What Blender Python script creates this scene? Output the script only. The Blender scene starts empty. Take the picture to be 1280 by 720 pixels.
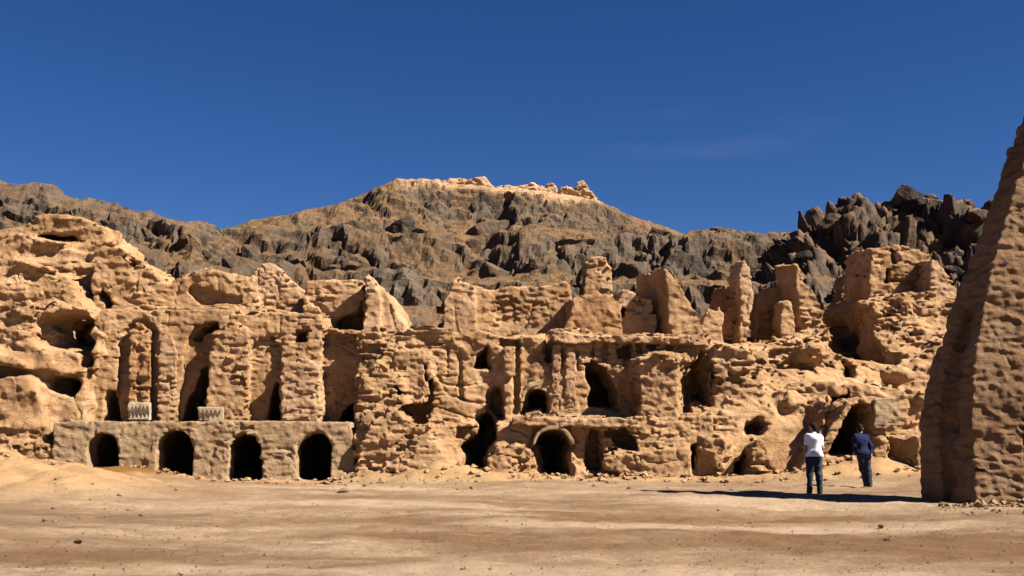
import bpy, math, random
import numpy as np
C = bpy.context.scene
COL = C.collection
R = math.radians

# ------------------------------------------------------------ camera, sky, sun, exposure
F_PX, PITCH, EYE = 1372.0, math.atan(177 / 1372.0), 1.6
cam = bpy.data.cameras.new('camera'); cam_o = bpy.data.objects.new('camera', cam); COL.objects.link(cam_o)
cam.sensor_width = 36.0; cam.lens = 36.0 * F_PX / 1280; cam.clip_start = 0.1; cam.clip_end = 3000
cam_o.location = (0, 0, EYE); cam_o.rotation_euler = (R(90) + PITCH, 0, 0)
C.camera = cam_o

SUN_EL = R(43); SUN_H = (0.925, -0.38)
n_ = math.hypot(*SUN_H); SUN_H = (SUN_H[0] / n_, SUN_H[1] / n_)
sun = bpy.data.lights.new('sun', 'SUN'); sun.energy = 5.0; sun.angle = R(0.5); sun.color = (1.0, 0.93, 0.82)
sun_o = bpy.data.objects.new('sun', sun); COL.objects.link(sun_o)
from mathutils import Vector
sd = Vector((SUN_H[0] * math.cos(SUN_EL), SUN_H[1] * math.cos(SUN_EL), math.sin(SUN_EL)))
sun_o.rotation_euler = (-sd).to_track_quat('-Z', 'Y').to_euler()

W = bpy.data.worlds.new('World'); C.world = W; W.use_nodes = True
wn, wl = W.node_tree.nodes, W.node_tree.links
bg = wn['Background']; bg.inputs['Strength'].default_value = 0.05
sk = wn.new('ShaderNodeTexSky'); sk.sky_type = 'NISHITA'; sk.sun_disc = False
sk.sun_elevation = SUN_EL; sk.sun_rotation = math.atan2(SUN_H[0], SUN_H[1])
sk.altitude = 2500; sk.air_density = 0.9; sk.dust_density = 0.15; sk.ozone_density = 4.0
hs = wn.new('ShaderNodeHueSaturation'); hs.inputs['Saturation'].default_value = 1.24; hs.inputs['Value'].default_value = 0.52; hs.inputs['Hue'].default_value = 0.512
wl.new(sk.outputs[0], hs.inputs['Color'])
# one thin wisp of cloud high on the right, laid out by direction in the sky
tc = wn.new('ShaderNodeTexCoord'); mp = wn.new('ShaderNodeMapping'); mp.inputs['Scale'].default_value = (4, 4, 22)
nz = wn.new('ShaderNodeTexNoise'); nz.inputs['Scale'].default_value = 2.2; nz.inputs['Detail'].default_value = 6
cr = wn.new('ShaderNodeMapRange'); cr.inputs['From Min'].default_value = 0.45; cr.inputs['From Max'].default_value = 0.8
wl.new(tc.outputs['Generated'], mp.inputs[0]); wl.new(mp.outputs[0], nz.inputs[0]); wl.new(nz.outputs[0], cr.inputs[0])
vd = wn.new('ShaderNodeVectorMath'); vd.operation = 'DISTANCE'
vs = wn.new('ShaderNodeVectorMath'); vs.operation = 'MULTIPLY'; vs.inputs[1].default_value = (1, 1, 4)
wd = Vector((0.178, 0.95, 0.256)).normalized(); vd.inputs[1].default_value = (wd.x, wd.y, wd.z * 4)
wl.new(tc.outputs['Generated'], vs.inputs[0]); wl.new(vs.outputs[0], vd.inputs[0])
fm = wn.new('ShaderNodeMapRange'); fm.inputs['From Min'].default_value = 0.13; fm.inputs['From Max'].default_value = 0.0
fm.inputs['To Max'].default_value = 0.05; wl.new(vd.outputs['Value'], fm.inputs[0])
mu = wn.new('ShaderNodeMath'); mu.operation = 'MULTIPLY'; wl.new(cr.outputs[0], mu.inputs[0]); wl.new(fm.outputs[0], mu.inputs[1])
mx = wn.new('ShaderNodeMix'); mx.data_type = 'RGBA'; mx.inputs[7].default_value = (5, 5, 5.5, 1)
wl.new(mu.outputs[0], mx.inputs[0]); wl.new(hs.outputs[0], mx.inputs[6]); wl.new(mx.outputs[2], bg.inputs['Color'])

C.view_settings.view_transform = 'Standard'; C.view_settings.look = 'None'; C.view_settings.gamma = 1
C.view_settings.use_curve_mapping = False
C.view_settings.exposure = 1.78
C.render.engine = 'CYCLES'
C.cycles.max_bounces = 4; C.cycles.diffuse_bounces = 1; C.cycles.use_denoising = True

# ------------------------------------------------------------ measuring helper: photo pixel + real depth -> point
def P(px, py, Y):
    xc, yc = (px - 640) / F_PX, (360 - py) / F_PX
    dy = math.cos(PITCH) - math.sin(PITCH) * yc; dz = math.sin(PITCH) + math.cos(PITCH) * yc
    return (xc * Y / dy, Y, EYE + dz * Y / dy)
def prof(pts, Y): return [(P(a, b, Y)[0], P(a, b, Y)[2]) for a, b in pts]

# ------------------------------------------------------------ noise
def bspl(n, step, h, seed_off, l):
    t = (np.arange(n) * h + seed_off) / step
    i = np.floor(t).astype(int); f = t - i
    Wm = np.zeros((n, l), np.float32)
    w = [(1 - f) ** 3 / 6, (3 * f ** 3 - 6 * f ** 2 + 4) / 6, (-3 * f ** 3 + 3 * f ** 2 + 3 * f + 1) / 6, f ** 3 / 6]
    r = np.arange(n)
    for k in range(4): Wm[r, i + k] = w[k]
    return Wm
def vnoise(p, seed=0):                       # smooth value noise at points (N,3), about -1..1
    i = np.floor(p).astype(np.int64); f = (p - i); f = f * f * (3 - 2 * f)
    out = np.zeros(len(p))
    for dx in (0, 1):
        for dy in (0, 1):
            for dz in (0, 1):
                w = (f[:, 0] if dx else 1 - f[:, 0]) * (f[:, 1] if dy else 1 - f[:, 1]) * (f[:, 2] if dz else 1 - f[:, 2])
                out += w * hash3(i[:, 0] + dx, i[:, 1] + dy, i[:, 2] + dz, seed)
    return out * 2 - 1
def hash3(a, b, c, seed=0):
    h = (a * 374761393 + b * 668265263 + c * 2147483647 + seed * 974634777) & 0xffffffff
    h = ((h ^ (h >> 13)) * 1274126177) & 0xffffffff
    h = ((h ^ (h >> 16)) * 2246822519) & 0xffffffff
    h = h ^ (h >> 15)
    return (h & 0xffffff) / float(0xffffff)
def fbm(p, scale, octs=4, seed=0, gain=0.5):
    out = 0; a = 1.0
    for k in range(octs):
        out = out + a * vnoise(p * scale * 2 ** k + 17.3 * k, seed + k); a *= gain
    return out
def worley(p, seed=0, facet=None):                       # F1, F2, random of nearest cell
    i = np.floor(p).astype(np.int64)
    f1 = np.full(len(p), 9.0); f2 = f1.copy(); rid = np.zeros(len(p)); fac_ = rid.copy()
    for dx in (-1, 0, 1):
        for dy in (-1, 0, 1):
            for dz in (-1, 0, 1):
                a, b, c = i[:, 0] + dx, i[:, 1] + dy, i[:, 2] + dz
                q = np.stack([a + hash3(a, b, c, seed + 1), b + hash3(a, b, c, seed + 2), c + hash3(a, b, c, seed + 3)], 1)
                d = np.sqrt(((q - p) ** 2).sum(1))
                m = d < f1
                f2 = np.where(m, f1, np.minimum(f2, d)); f1 = np.where(m, d, f1)
                rid = np.where(m, hash3(a, b, c, seed + 4), rid)
                tl = np.stack([hash3(a, b, c, seed + 5), hash3(a, b, c, seed + 6), hash3(a, b, c, seed + 7)], 1) - .5
                dt = ((p - q) * tl).sum(1) if facet is None else dt
                fac_ = np.where(m, dt, fac_)
    return f1, f2, rid, fac_

# ------------------------------------------------------------ solid modelling on a grid of distances, meshed by surface nets
def poly_d(X, Z, pts):
    d = None; s = None
    n = len(pts)
    for i in range(n):
        ax, az = pts[i]; bx, bz = pts[i - 1]
        ex, ez = bx - ax, bz - az
        wx, wz = X - ax, Z - az
        t = np.clip((wx * ex + wz * ez) / (ex * ex + ez * ez + 1e-12), 0, 1)
        q = (wx - ex * t) ** 2 + (wz - ez * t) ** 2
        d = q if d is None else np.minimum(d, q)
        c1 = Z >= az; c2 = Z < bz; c3 = ex * wz > ez * wx
        fl = (c1 & c2 & c3) | (~c1 & ~c2 & ~c3)
        s = fl if s is None else s ^ fl
    d = np.sqrt(d)
    return np.where(s, -d, d).astype(np.float32)
class Vol:
    def __init__(s, lo, hi, h, seed=1):
        s.lo = np.array(lo, float); s.h = h; s.n = [int(math.ceil((b - a) / h)) + 1 for a, b in zip(lo, hi)]
        s.ax = [(lo[k] + np.arange(s.n[k]) * h).astype(np.float32) for k in range(3)]
        s.d = np.full(s.n, 3.0, np.float32); s.rng = np.random.default_rng(seed)
    def sl(s, lo, hi, m=0.6):
        out = []
        for k in range(3):
            a = int(max(0, math.floor((lo[k] - m - s.lo[k]) / s.h))); b = int(min(s.n[k], math.ceil((hi[k] + m - s.lo[k]) / s.h) + 1))
            out.append(slice(a, max(a, b)))
        return tuple(out)
    def g(s, q): return s.ax[0][q[0]][:, None, None], s.ax[1][q[1]][None, :, None], s.ax[2][q[2]][None, None, :]
    def put(s, q, e, mode, k):
        d = s.d[q]
        if d.size == 0: return
        if mode == 'add':
            r = np.minimum(d, e)
            if k: hh = np.maximum(k - np.abs(d - e), 0) / k; r = r - hh * hh * k * 0.25
        else:
            e = -e; r = np.maximum(d, e)
            if k: hh = np.maximum(k - np.abs(d - e), 0) / k; r = r + hh * hh * k * 0.25
        s.d[q] = r
    def prism(s, pts, y0, y1, mode='add', k=0.06, shear=0.0, rough=0.0, zshear=0.0):
        xs = [p[0] for p in pts]; zs = [p[1] for p in pts]; sx = abs(shear) * (y1 - y0); sz = abs(zshear) * (y1 - y0)
        q = s.sl((min(xs) - sx, y0, min(zs) - sz), (max(xs) + sx, y1, max(zs) + sz)); X, Y, Z = s.g(q)
        if rough:
            X = X + rough * s.nz(q, 0.5); Z = Z + rough * s.nz(q, 0.5)
        e = poly_d(X + shear * (Y - y0), Z + zshear * (Y - y0), pts)
        e = np.maximum(e, np.maximum(y0 - Y, Y - y1)); s.put(q, e, mode, k)
    def plan(s, pts, z0, z1, mode='add', k=0.06, rough=0.0, tilt=0.0):
        xs = [p[0] for p in pts]; ys = [p[1] for p in pts]
        q = s.sl((min(xs), min(ys), z0), (max(xs), max(ys), z1)); X, Y, Z = s.g(q)
        x0_ = pts[0][0]
        if rough: X = X + rough * s.nz(q, .45) + rough * 2 * s.nz(q, 1.4); Y = Y + rough * s.nz(q, .6); Z = Z + rough * s.nz(q, .8)
        e = np.maximum(poly_d(X, Y, pts), np.maximum(z0 - Z + tilt * (X - x0_), Z - z1)).astype(np.float32); s.put(q, e, mode, k)
    def blob(s, c, r, mode='add', k=0.1):
        q = s.sl([c[i] - r[i] for i in range(3)], [c[i] + r[i] for i in range(3)]); X, Y, Z = s.g(q)
        e = (np.sqrt(((X - c[0]) / r[0]) ** 2 + ((Y - c[1]) / r[1]) ** 2 + ((Z - c[2]) / r[2]) ** 2) - 1) * min(r)
        s.put(q, e.astype(np.float32), mode, k)
    def cap(s, a, b, ra, rb, mode='add', k=0.02, sq=(1, 1, 1)):
        a = np.array(a, float); b = np.array(b, float); m = max(ra, rb)
        q = s.sl(np.minimum(a, b) - m, np.maximum(a, b) + m, 0.15); X, Y, Z = s.g(q)
        ab = b - a; t = ((X - a[0]) * ab[0] + (Y - a[1]) * ab[1] + (Z - a[2]) * ab[2]) / max((ab ** 2).sum(), 1e-9)
        t = np.clip(t, 0, 1)
        e = np.sqrt(((X - a[0] - ab[0] * t) * sq[0]) ** 2 + ((Y - a[1] - ab[1] * t) * sq[1]) ** 2 + ((Z - a[2] - ab[2] * t) * sq[2]) ** 2) - (ra + (rb - ra) * t)
        s.put(q, e.astype(np.float32), mode, k)
    def field(s, e, mode='add', k=0.1): s.put((slice(None),) * 3, e.astype(np.float32), mode, k)
    def nz(s, q, sc):                       # B-spline noise with unit spread on a sub-grid; sc = lattice step (m)
        sc = (sc,) * 3 if not isinstance(sc, (tuple, list)) else sc
        n = [len(s.ax[k][q[k]]) for k in range(3)]
        L = [int(n[k] * s.h / sc[k]) + 6 for k in range(3)]
        lat = (s.rng.standard_normal(L) * 3.0).astype(np.float32)
        Ws = [bspl(n[k], sc[k], s.h, s.rng.random() * sc[k], L[k]) for k in range(3)]
        t = np.tensordot(Ws[0], lat, (1, 0)); t = np.tensordot(t, Ws[1], (1, 1)); return np.tensordot(t, Ws[2], (1, 1))
    def noise(s, sc, amp): s.d += amp * s.nz((slice(None),) * 3, sc)
    def pits(s, sc, thr, amp):
        s.d += amp * np.maximum(0, s.nz((slice(None),) * 3, sc) - thr)
    def bricks(s, amp=.022, mac=.05, step=.55, knock=.12, thr=.9, size=(.29, .2, .105), seed=0):
        full = (slice(None),) * 3
        x, y, z = s.ax; rg_ = np.random.default_rng(900 + seed)
        zz = z[None, :] + .05 * np.sin(x[:, None] * .9 + seed)                       # courses sag a little
        iz = np.floor(zz / size[2]).astype(int)
        ix = np.floor(x[:, None] / size[0] + .5 * (iz % 2) + .13 * np.sin(iz * 2.1)).astype(int); iy = np.floor(y / size[1]).astype(int)
        lat = rg_.standard_normal((61, 59, 67)).astype(np.float32)
        e = lat[(ix % 61)[:, None, :], (iy % 59)[None, :, None], (iz % 67)[:, None, :]]
        cx = np.clip(((ix + .5 - .5 * (iz % 2)) * size[0] - s.lo[0]) / s.h, 0, s.n[0] - 1).astype(int)
        cy = np.clip(((iy + .5) * size[1] - s.lo[1]) / s.h, 0, s.n[1] - 1).astype(int)
        cz = np.clip(((iz + .5) * size[2] - s.lo[2]) / s.h, 0, s.n[2] - 1).astype(int)
        M = s.nz(full, (step, step, step * .8)); Mq = M[cx[:, None, :], cy[None, :, None], cz[:, None, :]]
        mask = np.clip(.55 + .6 * s.nz(full, 1.3), .12, 1)                             # bare brick here, mud coat there
        s.d += mask * (amp * e + mac * Mq)
        if knock:
            s.d += np.where((Mq > thr) & (e > -.4), knock * mask, 0)
            s.d += np.where((e > 2.05) & (Mq > -.3), knock * 1.5 * (mask > .35), 0)
    def cracks(s, amp=.06, w=.10):
        full = (slice(None),) * 3
        for sc in ((.55, .55, 1.7), (1.3, .8, .45)):
            n = s.nz(full, sc); s.d += amp * np.maximum(0, 1 - np.abs(n) / w) * np.clip(s.nz(full, .9), 0, 1)
    def weather(s, big=0.07, mid=0.035, fine=0.014, course=0.014, run=0.03, pit=0.10, seed=None):
        full = (slice(None),) * 3
        if big: s.noise(1.6, big * .7)
        for sc, am in (((.75, .75, .6), mid * .5), ((.30, .28, .17), .004 + fine * .8), ((.55, .4, .13), course * .6)):
            s.d += am * (np.abs(s.nz(full, sc)) - .8)
        if run: s.d += run * .45 * (np.abs(s.nz(full, (.32, .4, 1.9))) - .8)
        s.bricks(course * 1.5, mid * .5, knock=pit * .8, thr=1.15, seed=int(s.rng.integers(99)))
        s.cracks(.45 * pit + .02)
        s.noise((.2, .18, .075), .004 + fine * .2); s.noise(.085, .006 + fine * .25)
    def mesh(s):
        d = s.d
        d[0] = d[-1] = 1; d[:, 0] = d[:, -1] = 1; d[:, :, 0] = d[:, :, -1] = 1
        ins = d < 0
        c = np.zeros([k - 1 for k in s.n], np.int8)
        for a in (0, 1):
            for b in (0, 1):
                for e in (0, 1):
                    c += ins[a:s.n[0] - 1 + a, b:s.n[1] - 1 + b, e:s.n[2] - 1 + e]
        act = (c > 0) & (c < 8)
        I = np.argwhere(act); idx = np.full(act.shape, -1, np.int64); idx[act] = np.arange(len(I))
        cor = [(a, b, e) for a in (0, 1) for b in (0, 1) for e in (0, 1)]
        val = [d[I[:, 0] + a, I[:, 1] + b, I[:, 2] + e] for a, b, e in cor]
        acc = np.zeros((len(I), 3)); cnt = np.zeros(len(I))
        for i in range(8):
            for j in range(i + 1, 8):
                if sum(abs(cor[i][k] - cor[j][k]) for k in range(3)) != 1: continue
                m = (val[i] < 0) != (val[j] < 0)
                t = np.where(m, val[i] / np.where(m, val[i] - val[j], 1), 0)
                p = np.array(cor[i])[None] + t[:, None] * (np.array(cor[j]) - np.array(cor[i]))[None]
                acc += p * m[:, None]; cnt += m
        V = (I + acc / cnt[:, None]) * s.h + s.lo
        Q = []
        for k in range(3):
            u, v = (k + 1) % 3, (k + 2) % 3
            a = [slice(None)] * 3; b = [slice(None)] * 3; a[k] = slice(0, -1); b[k] = slice(1, None)
            A, B = ins[tuple(a)], ins[tuple(b)]
            E = np.argwhere(A != B); E = E[(E[:, u] > 0) & (E[:, v] > 0) & (E[:, u] < s.n[u] - 1) & (E[:, v] < s.n[v] - 1)]
            fl = A[E[:, 0], E[:, 1], E[:, 2]]
            def ix(du, dv):
                e = E.copy(); e[:, u] -= du; e[:, v] -= dv; return idx[e[:, 0], e[:, 1], e[:, 2]]
            q = np.stack([ix(1, 1), ix(0, 1), ix(0, 0), ix(1, 0)], 1)
            q[~fl] = q[~fl][:, ::-1]; Q.append(q)
        return V, np.concatenate(Q)

def mk_mesh(name, V, Q, smooth=True):
    me = bpy.data.meshes.new(name); n = Q.shape[1]
    me.vertices.add(len(V)); me.vertices.foreach_set('co', np.asarray(V, np.float32).ravel())
    me.loops.add(Q.size); me.loops.foreach_set('vertex_index', Q.ravel().astype(np.int32))
    me.polygons.add(len(Q)); me.polygons.foreach_set('loop_start', (np.arange(len(Q)) * n).astype(np.int32))
    me.polygons.foreach_set('use_smooth', np.full(len(Q), smooth, bool))
    me.update(calc_edges=True); me.validate()
    return me
def link(name, V, Q, m, parent=None, loc=(0, 0, 0), smooth=True):
    V = np.asarray(V) - np.array(loc)[None]
    o = bpy.data.objects.new(name, mk_mesh(name, V, Q, smooth)); COL.objects.link(o); o.data.materials.append(m)
    if parent is not None: o.parent = parent
    else: o.location = loc
    return o
def part(name, vol, m, root): V, Q = vol.mesh(); return link(name, V, Q, m, root, tuple(root.location), False)
def thing(name, label, cat, loc, group=None):
    o = bpy.data.objects.new(name, None); COL.objects.link(o); o.location = loc; o.empty_display_size = 0.3
    tag(o, label, cat, group); bpy.context.view_layer.update(); return o
def tag(o, label, cat, group=None):
    o['label'] = label; o['category'] = cat
    if group: o['group'] = group
def struct(o): o['kind'] = 'structure'; return o

# ------------------------------------------------------------ materials
def mat(name):
    m = bpy.data.materials.new(name); m.use_nodes = True; return m, m.node_tree.nodes, m.node_tree.links, m.node_tree.nodes['Principled BSDF']
def noise_node(n, l, vec, scale, det=6, rough=0.6):
    t = n.new('ShaderNodeTexNoise'); t.inputs['Scale'].default_value = scale; t.inputs['Detail'].default_value = det; t.inputs['Roughness'].default_value = rough
    l.new(vec, t.inputs['Vector']); return t.outputs[0]
def ramp(n, l, fac, stops):
    r = n.new('ShaderNodeValToRGB'); e = r.color_ramp.elements
    while len(e) < len(stops): e.new(0.5)
    for k, (p, c) in enumerate(stops): e[k].position = p; e[k].color = (*c, 1)
    l.new(fac, r.inputs[0]); return r.outputs[0]
def mixc(n, l, fac, a, b, mode='MIX'):
    m = n.new('ShaderNodeMix'); m.data_type = 'RGBA'; m.blend_type = mode
    if isinstance(fac, (int, float)): m.inputs[0].default_value = fac
    else: l.new(fac, m.inputs[0])
    for s, v in ((6, a), (7, b)):
        if isinstance(v, tuple): m.inputs[s].default_value = (*v, 1)
        else: l.new(v, m.inputs[s])
    return m.outputs[2]
def rng_node(n, l, v, a, b, c=0, d=1):
    r = n.new('ShaderNodeMapRange'); l.new(v, r.inputs[0])
    for k, x in enumerate((a, b, c, d)): r.inputs[1 + k].default_value = x
    return r.outputs[0]
def mapped(n, l, vec, sc):
    m = n.new('ShaderNodeMapping'); m.inputs['Scale'].default_value = sc; l.new(vec, m.inputs[0]); return m.outputs[0]
def bump(n, l, h, strength, dist, prev=None):
    b = n.new('ShaderNodeBump'); b.inputs['Strength'].default_value = strength; b.inputs['Distance'].default_value = dist
    l.new(h, b.inputs['Height'])
    if prev is not None: l.new(prev, b.inputs['Normal'])
    return b.outputs[0]
def mud(name, c, var=0.35, courses=0.5, seed=0.0, rough=0.95):
    c = tuple(x * .82 for x in c)
    m, n, l, p = mat(name)
    g = n.new('ShaderNodeNewGeometry'); off = n.new('ShaderNodeVectorMath'); off.inputs[1].default_value = (seed, seed * 2, seed * 3)
    l.new(g.outputs['Position'], off.inputs[0]); v = off.outputs[0]
    dk = tuple(x * (1 - var) * y for x, y in zip(c, (1.0, .9, .82))); lt = tuple(min(1, x * (1 + var * .62) * y) for x, y in zip(c, (1.0, 1.03, 1.1)))
    col = ramp(n, l, noise_node(n, l, v, 0.55, 8, 0.65), [(0.34, dk), (0.5, c), (0.66, lt)])
    n2 = noise_node(n, l, v, 3.1, 8, 0.7)
    col = mixc(n, l, rng_node(n, l, n2, 0.54, 0.68, 0, .75), col, tuple(x * y for x, y in zip(c, (.58, .47, .37))))
    col = mixc(n, l, rng_node(n, l, noise_node(n, l, v, .23, 6, .6), 0.5, 0.68, 0, .4), col, tuple(x * y for x, y in zip(c, (.80, .80, .84))))
    col = mixc(n, l, rng_node(n, l, noise_node(n, l, mapped(n, l, v, (1.6, 1.6, .45)), 2.0, 7), 0.57, 0.75, 0, .7), col, tuple(min(.62, x * y) for x, y in zip(c, (1.22, 1.28, 1.42))))
    crs = noise_node(n, l, mapped(n, l, v, (2.2, 2.2, 9.5)), 1.0, 6, 0.6)
    col = mixc(n, l, rng_node(n, l, crs, 0.58, 0.72, 0, courses * .8), col, tuple(x * y for x, y in zip(c, (.55, .45, .36))))
    sp = noise_node(n, l, v, 12, 8, 0.8); col = mixc(n, l, rng_node(n, l, sp, 0.52, 0.68, 0, .55), col, tuple(x * y for x, y in zip(c, (.52, .42, .33))))
    col = mixc(n, l, rng_node(n, l, sp, 0.46, 0.32, 0, .5), col, lt)
    l.new(col, p.inputs['Base Color']); p.inputs['Roughness'].default_value = rough; p.inputs['Specular IOR Level'].default_value = 0.1
    b1 = bump(n, l, noise_node(n, l, v, 7.5, 10, 0.78), 0.7, 0.075)
    b2 = bump(n, l, crs, 0.7 * courses + .15, 0.07, b1)
    b3 = bump(n, l, noise_node(n, l, v, 15, 7, 0.75), 0.8, 0.045, b2)
    l.new(b3, p.inputs['Normal']); return m
MUD = mud('mud_brick', (0.438, 0.261, 0.132), .42)
MUD_PALE = mud('mud_pale', (0.46, 0.285, 0.158), 0.36, 0.4, 5)
MUD_RED = mud('mud_reddish', (0.40, 0.225, 0.105), 0.38, 0.8, 9)
PLASTER = mud('old_plaster', (0.375, 0.25, 0.14), 0.22, 0.25, 13)
STUCCO = mud('pale_stucco', (0.50, 0.395, 0.27), 0.15, 0.0, 3)
LIMEW = mud('arch_plaster', (0.41, 0.28, 0.162), 0.25, 0.2, 21)
TOWER_M = mud('tower_brick', (0.315, 0.188, 0.103), 0.34, 1.0, 31)
DARKSTUC = mud('dark_stucco', (0.16, 0.11, 0.07), 0.2, 0, 4)

def rock_mat(name, dark, mid, soil, soil_lo, soil_hi):
    m, n, l, p = mat(name)
    g = n.new('ShaderNodeNewGeometry'); v = g.outputs['Position']
    at = n.new('ShaderNodeAttribute'); at.attribute_name = 'tone'
    base = ramp(n, l, at.outputs['Fac'], [(0.0, dark), (0.45, mid), (1.0, tuple(x * 1.5 for x in mid))])
    col = mixc(n, l, rng_node(n, l, noise_node(n, l, v, 1.3, 8, .7), 0.35, 0.65, 0, .6), base, dark)
    col = mixc(n, l, rng_node(n, l, noise_node(n, l, mapped(n, l, v, (1, 1, .4)), 0.35, 8, .7), .5, .62, 0, .75), col, tuple(x * .62 for x in soil))
    sx = n.new('ShaderNodeSeparateXYZ'); l.new(g.outputs['Normal'], sx.inputs[0])
    s1 = n.new('ShaderNodeMath'); s1.operation = 'MULTIPLY_ADD'; s1.inputs[1].default_value = 1.5
    l.new(noise_node(n, l, mapped(n, l, v, (1, 1, .6)), 0.10, 10, .68), s1.inputs[0]); l.new(sx.outputs['Z'], s1.inputs[2])
    s2 = n.new('ShaderNodeAttribute'); s2.attribute_name = 'soil'
    s3 = n.new('ShaderNodeMath'); s3.operation = 'ADD'; l.new(s1.outputs[0], s3.inputs[0]); l.new(s2.outputs['Fac'], s3.inputs[1])
    sc = ramp(n, l, noise_node(n, l, v, 1.5, 9, .78), [(.36, mid), (.44, tuple(x * .55 for x in soil)), (.64, soil)])
    col = mixc(n, l, rng_node(n, l, s3.outputs[0], soil_lo, soil_hi), col, sc)
    cp = n.new('ShaderNodeAttribute'); cp.attribute_name = 'cap'
    col = mixc(n, l, cp.outputs['Fac'], col, ramp(n, l, noise_node(n, l, v, .9, 8, .7), [(.35, (.17, .098, .05)), (.5, (.28, .172, .092)), (.65, (.37, .245, .145))]))
    l.new(col, p.inputs['Base Color']); p.inputs['Roughness'].default_value = .9; p.inputs['Specular IOR Level'].default_value = 0.15
    b1 = bump(n, l, noise_node(n, l, v, 1.1, 9, .7), 0.8, 0.45)
    vo = n.new('ShaderNodeTexVoronoi'); vo.feature = 'DISTANCE_TO_EDGE'; vo.inputs['Scale'].default_value = 1.1
    wv = mixc(n, l, .25, v, noise_node(n, l, v, 1.5, 3), 'ADD'); l.new(mapped(n, l, wv, (1, 1, .4)), vo.inputs['Vector'])
    b2 = bump(n, l, rng_node(n, l, vo.outputs[0], 0, .12), 0.35, 0.2, b1)
    b3 = bump(n, l, noise_node(n, l, v, 6.5, 7, .7), 0.6, 0.1, b2)
    l.new(b3, p.inputs['Normal']); return m
ROCK = rock_mat('basalt_rock', (0.024, 0.018, 0.014), (0.086, 0.062, 0.043), (0.165, 0.094, 0.043), 1.3, 1.8)
ROCK_DARK = rock_mat('dark_basalt', (0.020, 0.015, 0.013), (0.075, 0.05, 0.037), (0.20, 0.115, 0.06), 1.3, 1.75)

def ground_mat():
    m, n, l, p = mat('ground_dust')
    g = n.new('ShaderNodeNewGeometry'); v = g.outputs['Position']
    col = ramp(n, l, noise_node(n, l, mapped(n, l, v, (.7, 1.3, 1)), 0.17, 9, .66), [(.38, (.125, .078, .045)), (.47, (.174, .111, .065)), (.53, (.218, .148, .091)), (.62, (.31, .222, .147))])
    col = mixc(n, l, rng_node(n, l, noise_node(n, l, mapped(n, l, v, (.5, 1.6, 1)), .9, 8, .7), .52, .7, 0, .7), col, (.31, .225, .148))
    col = mixc(n, l, rng_node(n, l, noise_node(n, l, v, 1.7, 9, .75), .53, .7, 0, .7), col, (.15, .09, .048))
    col = mixc(n, l, rng_node(n, l, noise_node(n, l, v, 9, 8, .8), .47, .66, 0, .75), col, (.12, .078, .048))
    for an_, cc in (('brown', (.115, .064, .032)), ('pale', (.275, .198, .132))):
        at = n.new('ShaderNodeAttribute'); at.attribute_name = an_; col = mixc(n, l, at.outputs['Fac'], col, mixc(n, l, rng_node(n, l, noise_node(n, l, v, 2.2, 8, .75), .3, .6, .45, 1), col, cc))
    at = n.new('ShaderNodeAttribute'); at.attribute_name = 'earth'
    col = mixc(n, l, at.outputs['Fac'], col, ramp(n, l, noise_node(n, l, v, 1.3, 8, .7), [(.35, (.21, .126, .06)), (.6, (.31, .19, .092))]))
    at = n.new('ShaderNodeAttribute'); at.attribute_name = 'rust'; col = mixc(n, l, at.outputs['Fac'], col, (.135, .066, .02))
    l.new(col, p.inputs['Base Color']); p.inputs['Roughness'].default_value = 1; p.inputs['Specular IOR Level'].default_value = .05
    b1 = bump(n, l, noise_node(n, l, v, 1.6, 10, .7), .55, .12)
    b2 = bump(n, l, noise_node(n, l, v, 9, 9, .8), .9, .05, b1)
    l.new(b2, p.inputs['Normal']); return m
GROUND = ground_mat()
def flat_mat(name, c, rough=.85, var=.2, sc=25):
    m, n, l, p = mat(name)
    g = n.new('ShaderNodeTexCoord')
    col = ramp(n, l, noise_node(n, l, g.outputs['Object'], sc, 5), [(.3, tuple(x * (1 - var) for x in c)), (.7, c)])
    l.new(col, p.inputs['Base Color']); p.inputs['Roughness'].default_value = rough; p.inputs['Specular IOR Level'].default_value = .15; return m

# ------------------------------------------------------------ ground
def gauss(x, y, cx, cy, sx, sy): return np.exp(-((x - cx) / sx) ** 2 - ((y - cy) / sy) ** 2)
def ground_z(x, y):
    x = np.asarray(x, float); y = np.asarray(y, float)
    z = 0.05 * np.sin(x * .21 + 1) * np.cos(y * .17) + 0.03 * np.sin(x * .55 + y * .4)
    z = z * np.clip((45 - y) / 10, 0, 1)
    z = z + 1.25 * gauss(x, y, -16.3, 31.2, 3.2, 2.6) + .75 * gauss(x, y, -12.4, 27.6, 3.7, 3.8) + .35 * gauss(x, y, -11.2, 33.6, 1.6, 1.0)
    z = z + .62 * gauss(x, y, 11.2, 34.6, 2.4, 1.5) + .28 * gauss(x, y, 13.5, 25.5, 1.9, 1.6)
    q_ = np.stack([x.ravel() * .45, 0 * x.ravel(), 0 * x.ravel()], 1); nn = vnoise(q_, 91).reshape(x.shape)
    z = z + np.clip((y - 33.3) / 1.7, 0, 1) ** 1.5 * np.clip((40 - y) / 3, 0, 1) * (.10 + .13 * nn) * np.where((x > -13.6) & (x < -5), .3, 1) * np.clip((20 - np.abs(x)) / 4, 0, 1)
    z = z + .45 * gauss(x, y, -2.6, 34.7, 2.0, .8) - .17 * gauss(x, y, 5.6, 23.6, 4.0, 2.6)
    return z
def axis(segs):
    out = []
    for a, b, st in segs: out += list(np.arange(a, b, st))
    return np.array(out)
gx = axis([(-420, -60, 30), (-60, -24, 2), (-24, 24, .13), (24, 60, 2), (60, 421, 30)])
gy = axis([(-60, 2, 4), (2, 9, .5), (9, 37, .13), (37, 60, 2), (60, 900, 40)])
GX, GY = np.meshgrid(gx, gy, indexing='ij')
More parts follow.
